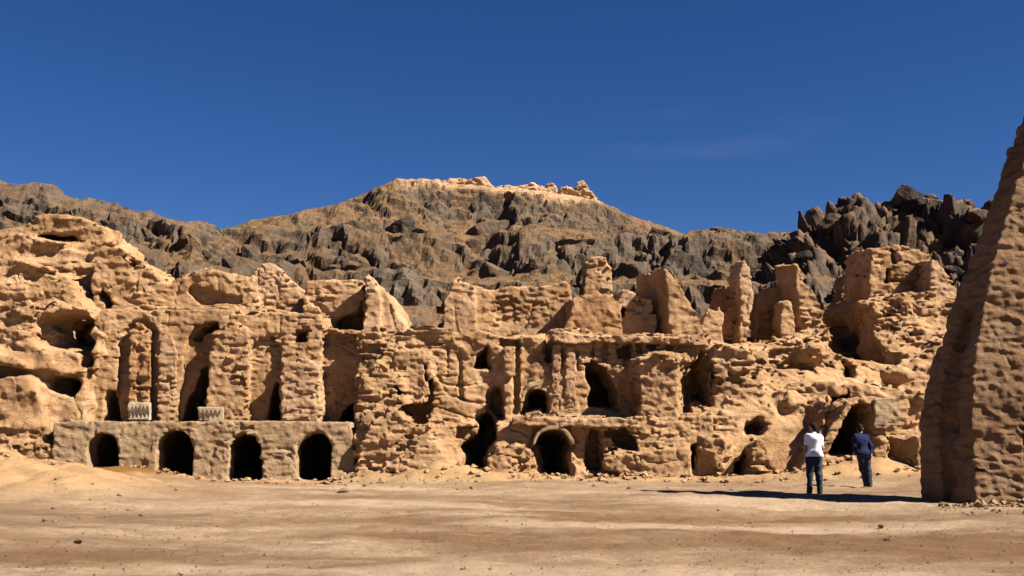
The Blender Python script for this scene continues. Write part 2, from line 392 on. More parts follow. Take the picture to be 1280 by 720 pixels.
pts = np.stack([GX.ravel(), GY.ravel(), 0 * GX.ravel()], 1)
near = np.clip((26 - np.abs(pts[:, 0])) / 4, 0, 1) * np.clip((38 - pts[:, 1]) / 3, 0, 1)
mnd = np.clip(ground_z(pts[:, 0], pts[:, 1]) / .35 - .25, 0, 1)
zz = ground_z(pts[:, 0], pts[:, 1]) + near * (.034 * fbm(pts, .8, 4, 3) + .026 * fbm(pts, 3.0, 2, 8) + mnd * .13 * fbm(pts, 1.3, 4, 5))
pts[:, 2] = np.where(pts[:, 1] > 38, -0.3, zz)
def grid_quads(a, b): i = np.arange(a * b).reshape(a, b); return np.stack([i[:-1, :-1].ravel(), i[1:, :-1].ravel(), i[1:, 1:].ravel(), i[:-1, 1:].ravel()], 1)
go = link('ground', pts, grid_quads(len(gx), len(gy)), GROUND); struct(go); tag(go, 'dusty tan courtyard ground with darker brown and paler patches', 'ground')
def attr(o, name, a): at = o.data.attributes.new(name, 'FLOAT', 'POINT'); at.data.foreach_set('value', np.asarray(a, np.float32))
attr(go, 'earth', np.clip(mnd + np.clip((pts[:, 1] - 33.2 - .5 * fbm(pts, .5, 3, 9)) / 1.2, 0, 1) * near, 0, 1) * .9)

def patch(lst, fr, lo_=.25, hi_=.75):
    m_ = sum(gauss(pts[:, 0], pts[:, 1], *q) for q in lst); return np.clip((m_ + .55 * fbm(pts * np.array([.6, 1.3, 1]), fr, 4, 61) - lo_) / (hi_ - lo_), 0, 1) * (m_ > .02)
def pxg(px, py): Y_ = EYE * F_PX / (py - 537); return ((px - 640) / F_PX * Y_, Y_)
attr(go, 'brown', patch([pxg(1080, 668) + (3.4, 1.6), pxg(1240, 690) + (2.2, 1.6), pxg(480, 662) + (3.5, 1.2), pxg(760, 640) + (4, 1.4), pxg(60, 690) + (2.4, 1.0)], .5))
attr(go, 'pale', patch([pxg(210, 702) + (1.3, .5), pxg(830, 652) + (3.0, .9), pxg(420, 628) + (5, 1.0), pxg(1000, 715) + (3.2, .5), pxg(560, 706) + (1.6, .6), pxg(900, 620) + (3, .8)], .6))
attr(go, 'rust', patch([(-12.6, 32.4, 1.6, .9), (-11.4, 33.4, 1.3, .5)], .9, .3, .8))

# ------------------------------------------------------------ hills: lofted slope, cliff and crest, broken into basalt blocks
def loft_hill(name, crest, Yc, profile, x0, x1, nu, nv, seed, m, cell, amp, soil_top=0.0, rough_crest=1.0, cap=2.0, bias=0.0, jag=.22, label=''):
    cx = np.array([P(a, b, Yc)[0] for a, b in crest]); cz = np.array([P(a, b, Yc)[2] for a, b in crest])
    xs = np.linspace(x0, x1, nu); zc = np.interp(xs, cx, cz)
    V = np.zeros((nu, nv, 3)); SO = np.zeros((nu, nv)); FD = np.ones((nu, nv))
    q = np.stack([xs, 0 * xs, 0 * xs], 1); wob = fbm(q, .09, 4, seed) * 2.2
    for i in range(nu):
        pp = [(y + (wob[i] if 0 < k else 0) * f, z if a == 0 else z + (zc[i] - z) * a) for k, (y, z, a, f) in enumerate(profile)]
        py = np.array([p[0] for p in pp]); pz = np.array([p[1] for p in pp])
        s = np.concatenate([[0], np.cumsum(np.hypot(np.diff(py), np.diff(pz)))])
        t = np.linspace(0, s[-1], nv)
        V[i, :, 0] = xs[i]; V[i, :, 1] = np.interp(t, s, py); V[i, :, 2] = np.interp(t, s, pz)
        FD[i] = 1 - .7 * np.exp(-((V[i, :, 2] - zc[i]) / 1.5) ** 2) * rough_crest
        SO[i] = np.clip((V[i, :, 2] - zc[i] + 2.4) / 1.4, 0, 1) * soil_top
    du = np.gradient(V, axis=0); dv = np.gradient(V, axis=1); N = np.cross(du, dv); N /= np.linalg.norm(N, axis=2, keepdims=True) + 1e-9
    V = V.reshape(-1, 3); N = N.reshape(-1, 3)
    w = V + np.stack([fbm(V, .35, 3, seed + 5), fbm(V, .35, 3, seed + 6), fbm(V, .35, 3, seed + 7)], 1) * cell * .35
    steep = np.clip(1.25 - np.abs(N[:, 2]) * .9, .3, 1)
    A1, B1, r1, t1 = worley(w / (cell * np.array([1, 1, 2.3])), seed + 11)
    A2, B2, r2, t2 = worley(w / (cell * .40 * np.array([1, 1, 1.6])) + 5, seed + 21)
    A3, B3, r3, t3 = worley(w / (cell * .17 * np.array([1, 1, 1.3])) + 9, seed + 25)
    cl = np.clip((.80 - np.abs(N[:, 2])) / .35, 0, 1); cl = jag + (1 - jag) * cl                 # cliffs break, slopes stay smoother
    rg1 = np.abs(fbm(V * np.array([1, 1, .28]), .42, 4, seed + 50)); rg2 = np.abs(fbm(V * np.array([.5, .5, 1.2]), .5, 3, seed + 55))
    d = amp * cl * ((r1 - .5) * .9 + .7 * t1 - .5 * np.clip(1 - (B1 - A1) / .12, 0, 1) + 1.1 * (.3 - rg1) + .5 * (.3 - rg2))
    d += amp * .45 * ((r2 - .5) + .9 * t2 - .45 * np.clip(1 - (B2 - A2) / .14, 0, 1)) * cl
    d += amp * .16 * ((r3 - .5) + 1.2 * t3) * (.4 + .6 * cl)
    fade = FD.ravel()
    d += amp * .5 * fbm(V, .16, 4, seed + 30) + amp * .1 * fbm(V, 1.4, 3, seed + 31)
    V = V + N * (d * fade)[:, None]
    V = V + N * (.05 * amp * (np.abs(fbm(V, 1.9, 3, seed + 60)) - .3) * (1 if jag < .9 else .3))[:, None]
    o = link(name, V, grid_quads(nu, nv)[:, ::1], m, smooth=jag > .9)
    attr(o, 'tone', np.clip(.55 * r1 + .35 * r2 + .2 * fbm(V, .3, 3, seed + 40), 0, 1)); attr(o, 'cap', np.clip((V[:, 2] - np.repeat(zc, nv) + cap + .7 * fbm(V, .25, 4, seed + 44)) / .8, 0, 1) * (soil_top > .5) * np.clip((9.6 - np.abs(V[:, 0] + .6)) / 2.5, 0, 1)); attr(o, 'soil', bias + .7 * (np.abs(N[:, 2]) - .72) + SO.ravel() * .3 + .15 * fbm(V, .12, 3, seed + 41))
    tag(o, label, 'hill'); return struct(o)
loft_hill('hill', [(-700, 330), (-300, 330), (250, 318), (310, 297), (385, 282), (398, 276), (440, 262), (470, 248), (510, 233), (545, 232), (640, 238), (740, 250),
                   (775, 272), (830, 296), (900, 320), (970, 338), (1050, 345), (1500, 330), (2000, 340)], 95,
          [(41.5, -1, 0, 0), (41.5, 4.3, 0, 0), (46, 6.0, 0, .2), (49.5, 7.0, 0, .5), (50.6, 8.6, 0, .6), (58, 9.8, 0, .8), (60.5, 12.6, .02, 1), (72, 13.4, .06, 1), (80, 13.6, .2, 1), (84, 13.6, .5, 1), (87.5, 14, .86, 1), (93, 14, .97, .6), (96, 14, 1, 0), (104, 12, .8, 0), (130, -2, 0, 0)],
          -54, 54, 640, 370, 3, ROCK, 5.2, 1.3, .75, cap=2.3, bias=.09, label='central hill with a dark cliff band and a pale fort ruin along its top')
loft_hill('hill', [(-500, 230), (-200, 215), (0, 224), (62, 228), (78, 240), (100, 247), (150, 255), (200, 263), (240, 268), (275, 276), (292, 297), (325, 306), (380, 345), (470, 400)], 62,
          [(46.5, -1, 0, 0), (46.5, 5, 0, 0), (51, 7.6, .1, .3), (55, 7.8, .35, .6), (57, 7.8, .6, .7), (59, 7.8, .85, .5), (61, 7, .97, .2), (62, 7, 1, 0), (66, 7, .85, 0), (76, -2, 0, 0)],
          -52, -8, 350, 220, 7, ROCK, 2.8, 1.4, .0, .7, bias=.04, jag=.36, label='grey brown rocky hill behind the earthen ruin')
loft_hill('hill', [(880, 420), (940, 365), (972, 322), (1000, 304), (1040, 284), (1075, 277), (1105, 281), (1125, 262), (1150, 252), (1163, 246), (1185, 258), (1215, 247), (1250, 250), (1330, 240), (1600, 255), (1900, 300)], 60,
          [(46, -1, 0, 0), (46, 4.6, 0, 0), (49, 6.4, .15, .3), (53, 6.8, .42, .6), (56, 7, .72, .7), (58.5, 7, .93, .3), (60, 7, 1, 0), (64, 7, .8, 0), (74, -2, 0, 0)],
          10, 48, 340, 220, 15, ROCK_DARK, 1.9, 1.7, .0, 0, jag=.95, label='dark jagged rocky hill behind the large square block')

# ------------------------------------------------------------ ruins
def vol_px(pts_lo, pts_hi, h, seed): return Vol(pts_lo, pts_hi, h, seed)
def arch_pts(x0, x1, top, bot, Y, lean=0, spring=.5, n=9):
    w = (x1 - x0) / 2; cx = (x0 + x1) / 2; r = w * 1.02; sp = top + r
    pts = [(x0, bot), (x1, bot)]
    for k in range(n + 1):
        a = math.pi * k / n; pts.append((cx + w * math.cos(a) + lean * math.sin(a), sp - r * math.sin(a)))
    return prof(pts, Y)

# ---- arcade terrace with four dark arches
YA = 35.0
ARCH = [(108, 150, 540, 606), (194, 242, 537, 604), (284, 328, 540, 606), (369, 417, 538, 604)]
root = thing('arcade_terrace', 'smooth plastered mud terrace wall pierced by four dark arches', 'terrace wall', (*P(255, 605, YA)[:2], 0))
v = Vol((P(50, 600, YA)[0], 34.6, -.6), (P(470, 600, YA)[0], 42.2, 2.3), .05, 3)
v.prism(prof([(68, 530), (90, 527), (250, 527.5), (436, 529), (440, 545), (447, 640), (66, 640)], YA), YA, 42, k=0)
v.prism(prof([(380, 598), (445, 590), (452, 640), (370, 640)], YA), YA - .25, YA + .6, k=.25)
v.prism(prof([(68, 603), (440, 605), (440, 640), (68, 640)], YA), YA - .12, YA + .6, k=.2)
for i, (a, b, t, bo) in enumerate(ARCH):
    v.prism(arch_pts(a, b, t, bo, YA), YA - 2, 40.3, 'sub', .05, rough=.035)
    v.prism(arch_pts(a - 12, b + 12, t - 4, bo, YA), YA + .9, 40.9, 'sub', .05)
v.prism(prof([(405, 600), (413, 595), (420, 612), (412, 614)], YA), YA - 1, YA + 1, 'sub', .1)
v.weather(.03, .02, .012, .010, .012, .05)
part('wall', v, PLASTER, root)
for a, b, t, bo in ARCH:
    vr = Vol((P(a - 14, 600, YA)[0], YA - .2, -.3), (P(b + 14, 600, YA)[0], YA + .5, P(0, t - 10, YA)[2]), .035, a)
    vr.prism(arch_pts(a - 4, b + 4, t - 3.5, bo, YA), YA - .012, YA + .3, k=0)
    vr.prism(arch_pts(a, b, t, bo + 15, YA), YA - 1, YA + 1, 'sub', .03, rough=.02)
    vr.noise(.5, .012); vr.noise(.11, .014); vr.pits(.3, .9, .08)
    part('arch_rim', vr, LIMEW, root)

# ---- left facade standing on the terrace: piers between niches
YB = 36.6
root = thing('palace_facade', 'row of worn brick piers and arched niches standing on the arcade terrace', 'facade', (*P(270, 530, YB)[:2], 1.8))
v = Vol((P(92, 500, YB)[0], 35.7, 1.5), (P(470, 500, YB)[0], 42.2, 6.3), .042, 5)
v.prism(prof([(104, 540), (104, 463), (119, 459), (119, 398), (126, 388), (140, 384), (200, 386), (280, 384), (330, 388), (400, 390), (404, 408), (452, 412), (452, 540)], YB), YB, 42, k=0)
Bf = lambda pts, d, k=.08, r=.03: v.prism(prof(pts, YB), YB - 1.5, YB + d, 'sub', k, rough=r)
Ba = lambda pts, d, k=.08, r=.02: v.prism(prof(pts, YB - d), YB - d, YB + 1.6, 'add', k, rough=r)
Bf([(127, 530), (129, 500), (134, 489), (141, 491), (146, 530)], 3.5, .04)
Bf([(146, 530), (148, 430), (155, 414), (166, 404), (178, 401), (190, 406), (196, 418), (198, 530)], .30)
Bf([(216, 530), (226, 470), (234, 420), (244, 408), (262, 402), (272, 401), (274, 420), (262, 460), (258, 530)], .36)
Bf([(221, 530), (229, 497), (240, 484), (247, 462), (257, 452), (262, 466), (256, 490), (252, 500), (246, 530)], 4, .05)
Bf([(238, 424), (250, 409), (272, 402), (273, 412), (252, 418), (244, 428)], 1.6, .05)
Bf([(308, 530), (312, 428), (322, 420), (338, 421), (349, 433), (352, 530)], .26)
Bf([(328, 530), (334, 492), (341, 476), (347, 478), (350, 530)], 4, .05)
Bf([(402, 530), (403, 416), (448, 418), (447, 530)], .5)
Bf([(424, 530), (430, 512), (441, 500), (446, 480), (449, 530)], 3.5, .06)
Bf([(370, 428), (373, 418), (383, 418), (384, 428)], .8, .06)
Bf([(180, 470), (190, 440), (205, 452), (213, 468), (212, 482), (200, 478)], .14, .1)
v.weather(.05, .03, .013, .013, .035, .09)
part('wall', v, MUD, root)
for nm, pts, d, m_ in (('engaged_column', [(160, 505), (161, 412), (168, 404), (180, 404), (188, 414), (188, 505)], .10, MUD_RED),
                       ('pier', [(256, 530), (258, 490), (262, 440), (266, 408), (290, 402), (309, 410), (310, 530)], .25, MUD),
                       ('pier', [(349, 530), (350, 470), (356, 456), (372, 447), (386, 450), (398, 458), (403, 530)], .4, MUD_PALE),
                       ('pier', [(196, 530), (197, 430), (202, 418), (214, 416), (222, 440), (219, 530)], .12, MUD_PALE)):
    xs = [P(a, b, YB)[0] for a, b in pts]; zs = [P(a, b, YB)[2] for a, b in pts]
    vp = Vol((min(xs) - .3, YB - d - .3, min(zs) - .2), (max(xs) + .3, YB + 1.2, max(zs) + .3), .045, len(pts))
    vp.prism(prof(pts, YB - d), YB - d, YB + 1.0, k=0)
    if nm == 'engaged_column':
        vp.prism(prof([(171, 505), (171, 425), (175, 425), (175, 505)], YB - d), YB - d - .5, YB - d + .05, 'sub', .03)
    vp.d += .02; vp.weather(.02, .022, .013, .02, .02, .07)
    part(nm, vp, m_, root)
def lattice(name, x0, x1, y0, y1, Y, root):
    r = part_box(name, x0, x1, y0, y1, Y, STUCCO, root)
    n = 11; X0, _, Z1 = P(x0, y0, Y); X1, _, Z0 = P(x1, y1, Y); w = (X1 - X0) * .9 / n; h = (Z1 - Z0)
    V, Q = [], []                           # one zigzag band standing proud of the panel
    for i in range(n + 1):
        xx_ = X0 + (X1 - X0) * .05 + i * w; z0 = Z0 + h * (.16 if i % 2 else .52); z1 = z0 + h * .32
        V += [(xx_, Y - .034, z0), (xx_, Y - .034, z1), (xx_, Y + .01, z1), (xx_, Y + .01, z0)]
        if i: k = 4 * i; Q += [(k - 4 + e, k - 4 + (e + 1) % 4, k + (e + 1) % 4, k + e) for e in range(4)]
    Q += [(0, 3, 2, 1), (4 * n, 4 * n + 1, 4 * n + 2, 4 * n + 3)]
    link('zigzag_band', np.array(V) - np.array(root.location), np.array(Q), DARKSTUC, r, (0, 0, 0), False)
def part_box(name, x0, x1, y0, y1, Y, m, root):
    a = P(x0, y1, Y); b = P(x1, y0, Y)
    vb = Vol((a[0] - .1, Y - .15, a[2] - .1), (b[0] + .1, Y + .35, b[2] + .1), .03, 4)
    vb.prism([(a[0], a[2]), (b[0], a[2]), (b[0], b[2]), (a[0], b[2])], Y - .02, Y + .25, k=0); vb.noise(.2, .008)
    return part(name, vb, m, root)
lattice('stucco_panel', 160, 188, 503, 525, YB - .13, root)
lattice('stucco_panel', 247, 279, 509, 526, YB - .29, root)

# ---- earthen mass at far left with two caves
YC = 36.0
root = thing('earthen_ruin', 'tall rounded earthen ruin with two dark caves one above the other', 'ruin', (*P(20, 600, YC)[:2], 0))
v = Vol((-23, 33.2, -.6), (-13.2, 47.2, 10.4), .062, 6)
v.prism(prof([(-120, 640), (-120, 400), (0, 385), (60, 372), (100, 384), (122, 396), (122, 460), (105, 463), (104, 530), (70, 545), (66, 640)], YC), YC, 47, k=.1)
v.prism(prof([(-120, 640), (-120, 430), (-20, 430), (24, 455), (50, 505), (60, 640)], YC - .6), YC - .6, 40, k=.4)
v.prism(prof([(-120, 540), (50, 545), (66, 560), (70, 640), (-120, 640)], YC - .6), YC - .6, 40, k=.5)
v.prism(prof([(-150, 420), (-150, 345), (0, 333), (40, 330), (85, 352), (112, 395), (112, 420)], 39.5), 39.5, 47, k=.4)
v.prism(prof([(-150, 420), (-150, 300), (-10, 296), (30, 290), (70, 300), (128, 318), (130, 420)], 41.5), 41.5, 47, k=.3)
v.prism(prof([(-150, 330), (-150, 300), (0, 282), (24, 276), (45, 268), (62, 262), (78, 267), (100, 275), (128, 283), (134, 300), (134, 330)], 42.5), 42.5, 47, k=.25)
v.prism(prof([(46, 296), (62, 291), (88, 293), (92, 298), (60, 299)], 42.5), 40, 44, 'sub', .06, rough=.04)
v.prism(prof([(118, 306), (120, 300), (128, 301), (127, 312), (119, 313)], 42), 40, 43.5, 'sub', .06)
v.prism(prof([(62, 430), (64, 402), (76, 393), (100, 392), (113, 402), (117, 456), (104, 458), (94, 440), (74, 436)], YC), 33, 43, 'sub', .06, rough=.05)
v.blob(P(60, 418, YC), (.55, .5, .7), 'sub', .2)
v.prism(prof([(50, 478), (62, 466), (100, 464), (100, 500), (84, 506), (68, 494)], YC), 33, 40.5, 'sub', .12, rough=.05)
v.prism(prof([(-20, 466), (20, 459), (98, 460), (98, 470), (64, 484), (34, 472), (-20, 469)], YC), 33, 36.0, 'sub', .15)
v.prism(prof([(62, 550), (68, 548), (68, 572), (63, 570)], YC), 34, 37.5, 'sub', .05)
v.weather(.10, .06, .02, .018, .02, .13)
v.d += .11 * (np.abs(v.nz((slice(None),) * 3, (1.3, 1.1, .34))) - .8) + .05 * (np.abs(v.nz((slice(None),) * 3, (.5, .5, .5))) - .8)
part('body', v, MUD, root)

# ---- stub walls and blocks along the skyline; each stands by itself
def stub(name, label, pts, Y, thick, shear=0.0, m=MUD, seed=1, holes=(), extra=(), cat='ruined wall', group='ruined walls above the facade', h=.055, wz=(.05, .04, .015, .015, .03, .10), child=()):
    xs = [P(a, b, Y)[0] for a, b in pts]; zs = [P(a, b, Y)[2] for a, b in pts]
    s = abs(shear) * thick
    root = thing(name, label, cat, ((min(xs) + max(xs)) / 2, Y + thick / 2, min(zs)), group)
    v = Vol((min(xs) - s - .4, Y - .6, min(zs) - .1), (max(xs) + s + .4, Y + thick + .4, max(zs) + .4), h, seed)
    v.prism(prof(pts, Y), Y, Y + thick, k=0, shear=shear, rough=.03)
    for p_, y0, y1 in extra: v.prism(prof(p_, y0), y0, y1, k=.12, shear=shear, rough=.03)
    for p_, y0, y1 in holes: v.prism(prof(p_, Y), y0, y1, 'sub', .06, rough=.03)
    v.d += .03; v.weather(*wz)
    part('wall', v, m, root)
    for nm, p_, y0, y1, m2 in child:
        xs = [P(a, b, y0)[0] for a, b in p_]; zs = [P(a, b, y0)[2] for a, b in p_]
        w = Vol((min(xs) - .3, y0 - .3, min(zs) - .2), (max(xs) + .3, y1 + .3, max(zs) + .3), .05, seed + 50)
        w.prism(prof(p_, y0), y0, y1, k=0, shear=shear); w.d += .03; w.weather(.03, .03, .014, .014, .03, .1); part(nm, w, m2, root)
    return root
stub('ruined_wall', 'low rounded wall remnant filling the skyline left of the pointed gable', [(110, 420), (112, 318), (130, 306), (150, 312), (168, 320), (190, 332), (206, 350), (214, 340), (228, 334), (262, 332), (296, 338), (312, 344), (322, 350), (326, 420)], 40.5, 3.4, m=MUD, seed=11,
     holes=[([(122, 366), (127, 360), (134, 374), (140, 380), (134, 384)], 39, 41.2), ([(152, 322), (158, 318), (170, 330), (168, 334)], 39, 41), ([(240, 362), (300, 372), (300, 378), (250, 374)], 40, 40.75)], wz=(.09, .06, .02, .02, .04, .13))
stub('ruined_gable', 'pale pointed gable rising between the low rounded wall and the square wall', [(314, 420), (316, 348), (322, 335), (333, 327), (340, 330), (352, 342), (366, 352), (380, 364), (386, 420)], 41, 2.6, m=MUD_PALE, seed=12)
stub('mud_terrace', 'broad earthen bank below the skyline walls above the row of piers', [(100, 470), (104, 398), (130, 386), (170, 380), (260, 384), (330, 380), (400, 392), (404, 470)], 38.6, 4.5, seed=13, cat='earth bank', wz=(.08, .05, .02, .03, .03, .14), group=None)
stub('ruined_wall', 'square wall with a shaded doorway under its corner beside the triangular wall', [(376, 440), (378, 352), (384, 346), (410, 344), (452, 347), (456, 360), (458, 440)], 39, 1.8, m=MUD, seed=14,
     holes=[([(419, 418), (421, 400), (434, 392), (449, 388), (453, 378), (455, 418)], 38, 40.3)])
stub('ruined_wall', 'triangular wall end sloping down to the right beside a shaded doorway', [(452, 440), (453, 344), (459, 338), (466, 346), (480, 358), (494, 378), (508, 402), (514, 440)], 38.4, 2.6, m=MUD_PALE, seed=15,
     extra=[([(452, 440), (453, 346), (460, 340), (478, 360), (480, 440)], 38.15, 40)])
stub('ruined_wall', 'long flat topped wall with cracked face, widest on the skyline', [(590, 440), (592, 356), (600, 358), (640, 356), (690, 354), (706, 350), (713, 356), (716, 372), (716, 440)], 39.6, 1.3, m=MUD, seed=16,
     child=[('pillar', [(552, 440), (554, 376), (558, 366), (564, 346), (572, 343), (580, 350), (594, 357), (596, 440)], 39.2, 41.0, MUD_PALE)],
     extra=[([(578, 440), (578, 360), (596, 358), (596, 440)], 39.5, 40.6)])
stub('ruined_tower', 'tall slim round-topped brick stub standing up behind the stepped block', [(726, 420), (729, 345), (733, 326), (741, 318), (752, 318), (760, 322), (765, 335), (768, 420)], 41, 1.2, m=MUD, seed=17, cat='tower stub')
stub('ruined_wall', 'stepped block at the foot of the tall slim stub', [(702, 440), (704, 412), (714, 395), (716, 372), (728, 370), (764, 374), (774, 376), (778, 440)], 38.6, 1.8, .15, m=MUD_RED, seed=18)
stub('ruined_wall', 'small notched wall with a narrow dark slot on its left', [(772, 440), (773, 374), (778, 361), (792, 362), (798, 372), (815, 372), (818, 440)], 39, 1.3, .1, m=MUD_PALE, seed=19, holes=[([(775, 397), (777, 385), (783, 378), (784, 396)], 38, 40)])
stub('ruined_wall', 'fin shaped wall with a deep shaded left side right of the notched wall', [(838, 440), (837, 400), (830, 332), (838, 333), (850, 346), (862, 362), (872, 382), (880, 404), (892, 440)], 38.2, 2.6, .30, m=MUD, seed=20)
stub('ruined_pillar', 'slim crooked pillar above a low shaded wedge right of the fin', [(924, 430), (925, 375), (922, 345), (926, 326), (932, 322), (940, 335), (943, 358), (946, 380), (940, 400), (938, 430)], 40.6, 1.0, .22, m=MUD_PALE, seed=21, cat='pillar',
     child=[('wedge', [(893, 430), (898, 404), (908, 384), (914, 362), (920, 352), (926, 360), (926, 430)], 41.0, 43.0, MUD_RED)])
stub('ruined_wall', 'shadowed side of a roofless room with a lit pillar at its right', [(944, 430), (946, 372), (954, 360), (976, 354), (986, 356), (988, 430)], 43, 1.6, 0, m=MUD_RED, seed=22,
     child=[('pillar', [(976, 430), (977, 378), (981, 374), (990, 376), (993, 402), (994, 430)], 41.2, 42.6, MUD)])
stub('ruined_wall', 'jagged narrow wall with shaded left side between the room and the big block', [(1000, 430), (996, 372), (988, 326), (1001, 322), (1007, 338), (1010, 352), (1020, 366), (1028, 384), (1034, 402), (1038, 430)], 41.8, 1.5, .24, m=MUD, seed=23)
stub('ruined_block', 'large square topped block with vertical cracks below the dark right hill', [(1086, 440), (1088, 340), (1090, 311), (1120, 308), (1150, 310), (1164, 318), (1172, 346), (1184, 372), (1190, 440)], 42.5, 1.9, .22, m=MUD, seed=24, cat='ruined block',
     holes=[([(1117, 331), (1116, 313), (1121, 313), (1123, 332)], 42, 42.9), ([(1106, 354), (1108, 338), (1112, 338), (1110, 356)], 42, 42.9), ([(1112, 350), (1182, 356), (1182, 360), (1115, 354)], 42, 42.7)])
stub('ruined_pillar', 'small pointed remnant leaning at the right end of the large square block', [(1160, 430), (1164, 352), (1166, 325), (1172, 326), (1180, 345), (1192, 360), (1204, 370), (1212, 430)], 41.6, 2.0, .1, m=MUD_PALE, seed=25, cat='pillar')
stub('ruined_wall', 'low crumbled wall in the gap below the central cliff', [(508, 440), (512, 410), (530, 405), (552, 410), (556, 440)], 40, 2.0, 0, m=MUD, seed=26)
stub('ruined_wall', 'low broken rim between the fin and the shaded wedge', [(872, 440), (878, 398), (886, 384), (894, 388), (899, 380), (905, 392), (906, 440)], 40.4, 1.2, 0, m=MUD_PALE, seed=27)
stub('ruined_wall', 'small shaded remnant left of the large square block', [(1050, 420), (1053, 350), (1060, 340), (1072, 336), (1080, 340), (1082, 420)], 45.0, 1.2, .1, m=MUD_RED, seed=28)

# ---- central two-storey building
YE, YU = 35.1, 36.5
root = thing('ruined_palace', 'two storey ruined building with an arched door below a small arched window', 'ruined building', (*P(660, 605, YE)[:2], 0))
v = Vol((P(432, 600, YE)[0], 33.4, -.6), (P(905, 500, YU)[0], 42.2, 5.9), .042, 8)
v.prism(prof([(440, 640), (445, 526), (470, 516), (520, 522), (560, 520), (600, 524), (640, 520), (700, 522), (760, 520), (800, 518), (850, 520), (890, 516), (895, 640)], YE), YE, 42, k=0)
v.prism(prof([(444, 560), (446, 418), (470, 412), (520, 415), (560, 418), (600, 416), (640, 420), (684, 416), (690, 410), (730, 412), (760, 418), (800, 416), (850, 420), (885, 420), (892, 560)], YU), YU, 42, k=.1)
# bulging talus and lower masses
v.prism(prof([(446, 640), (452, 560), (470, 532), (500, 520), (528, 526), (545, 560), (575, 600), (580, 640)], 34.7), 34.7, 37, k=.9)
v.prism(prof([(446, 540), (450, 470), (470, 452), (500, 470), (508, 500), (505, 540)], 35.9), 35.9, 38, k=.35)
v.prism(prof([(470, 530), (480, 440), (538, 440), (540, 470), (510, 530)], 36.15), 36.15, 38, k=.25)
v.prism(prof([(606, 620), (608, 572), (622, 556), (650, 553), (668, 560), (676, 590), (680, 620)], 34.7), 34.7, 36.5, k=.35)
v.prism(prof([(610, 540), (624, 478), (650, 470), (652, 540)], 36.1), 36.1, 38, k=.25)
v.prism(prof([(708, 640), (712, 566), (738, 548), (745, 560), (748, 640)], 34.8), 34.8, 36, k=.25)
v.prism(prof([(748, 640), (750, 560), (770, 562), (800, 568), (860, 560), (870, 640)], 34.85), 34.85, 36, k=.3)
for p_, y1, k_ in (
    ([(657, 520), (656, 496), (660, 487), (668, 482), (677, 482), (684, 487), (688, 497), (688, 520), (676, 520), (674, 514), (658, 514)], 40, .03),
    ([(682, 604), (680, 580), (676, 562), (668, 556), (671, 545), (680, 538), (692, 535), (706, 540), (714, 552), (710, 562), (707, 570), (710, 604)], 40.5, .04),
    ([(731, 514), (731, 494), (736, 488), (730, 478), (729, 454), (740, 452), (756, 458), (764, 478), (768, 482), (774, 515)], 40, .05),
    ([(590, 603), (578, 586), (583, 570), (575, 558), (590, 550), (598, 545), (597, 522), (606, 516), (613, 522), (620, 545), (610, 562), (602, 603)], 40, .05),
    ([(594, 458), (596, 446), (604, 438), (609, 432), (611, 458)], 38.2, .06),
    ([(624, 432), (626, 424), (650, 424), (650, 430), (636, 436)], 37.2, .05),
    ([(612, 512), (613, 490), (622, 485), (626, 500), (629, 522), (624, 522)], 37.6, .06),
    ([(500, 508), (538, 503), (532, 478), (540, 470), (542, 532), (520, 534), (506, 536), (516, 524), (506, 518)], 36.9, .05),
    ([(529, 476), (530, 452), (535, 452), (537, 478)], 37.3, .05),
    ([(490, 484), (496, 482), (504, 490), (500, 494)], 37.0, .06),
    ([(738, 584), (741, 556), (742, 538), (748, 540), (748, 584)], 36.2, .05),
    ([(758, 542), (782, 542), (798, 556), (798, 566), (780, 562), (770, 552)], 36.3, .08),
    ([(863, 586), (864, 556), (872, 552), (884, 562), (886, 588), (874, 584), (870, 570), (868, 586)], 37.5, .06),
    ([(682, 440), (684, 415), (690, 404), (696, 412), (698, 424), (692, 452), (686, 456)], 37.4, .06),
    ([(570, 548), (572, 536), (598, 538), (596, 550)], 35.9, .08),
    ([(774, 448), (775, 436), (786, 432), (788, 446)], 37.3, .06),
    ([(812, 432), (814, 420), (822, 420), (822, 432)], 37.0, .08),
    ([(740, 600), (752, 592), (770, 596), (768, 604)], 35.4, .1)):
    v.prism(prof(p_, YE if p_[0][1] > 535 else YU), 33, y1, 'sub', k_, rough=.035)
# upright grooves of the fallen front
for gx_, t_, b_, d_ in ((646, 428, 515, .2), (703, 432, 516, .3), (722, 434, 512, .16), (560, 430, 470, .12), (575, 440, 500, .14), (742, 425, 452, .2), (757, 424, 450, .16), (800, 424, 440, .2), (838, 424, 452, .2), (727, 540, 575, .2), (736, 536, 560, .16), (718, 540, 560, .18)):
    v.prism(prof([(gx_ - 1.8, b_), (gx_ - 1.5, t_), (gx_ + 1.5, t_), (gx_ + 1.8, b_)], YU), 33, (YU if b_ < 530 else 34.9) + d_, 'sub', .06, rough=.02)
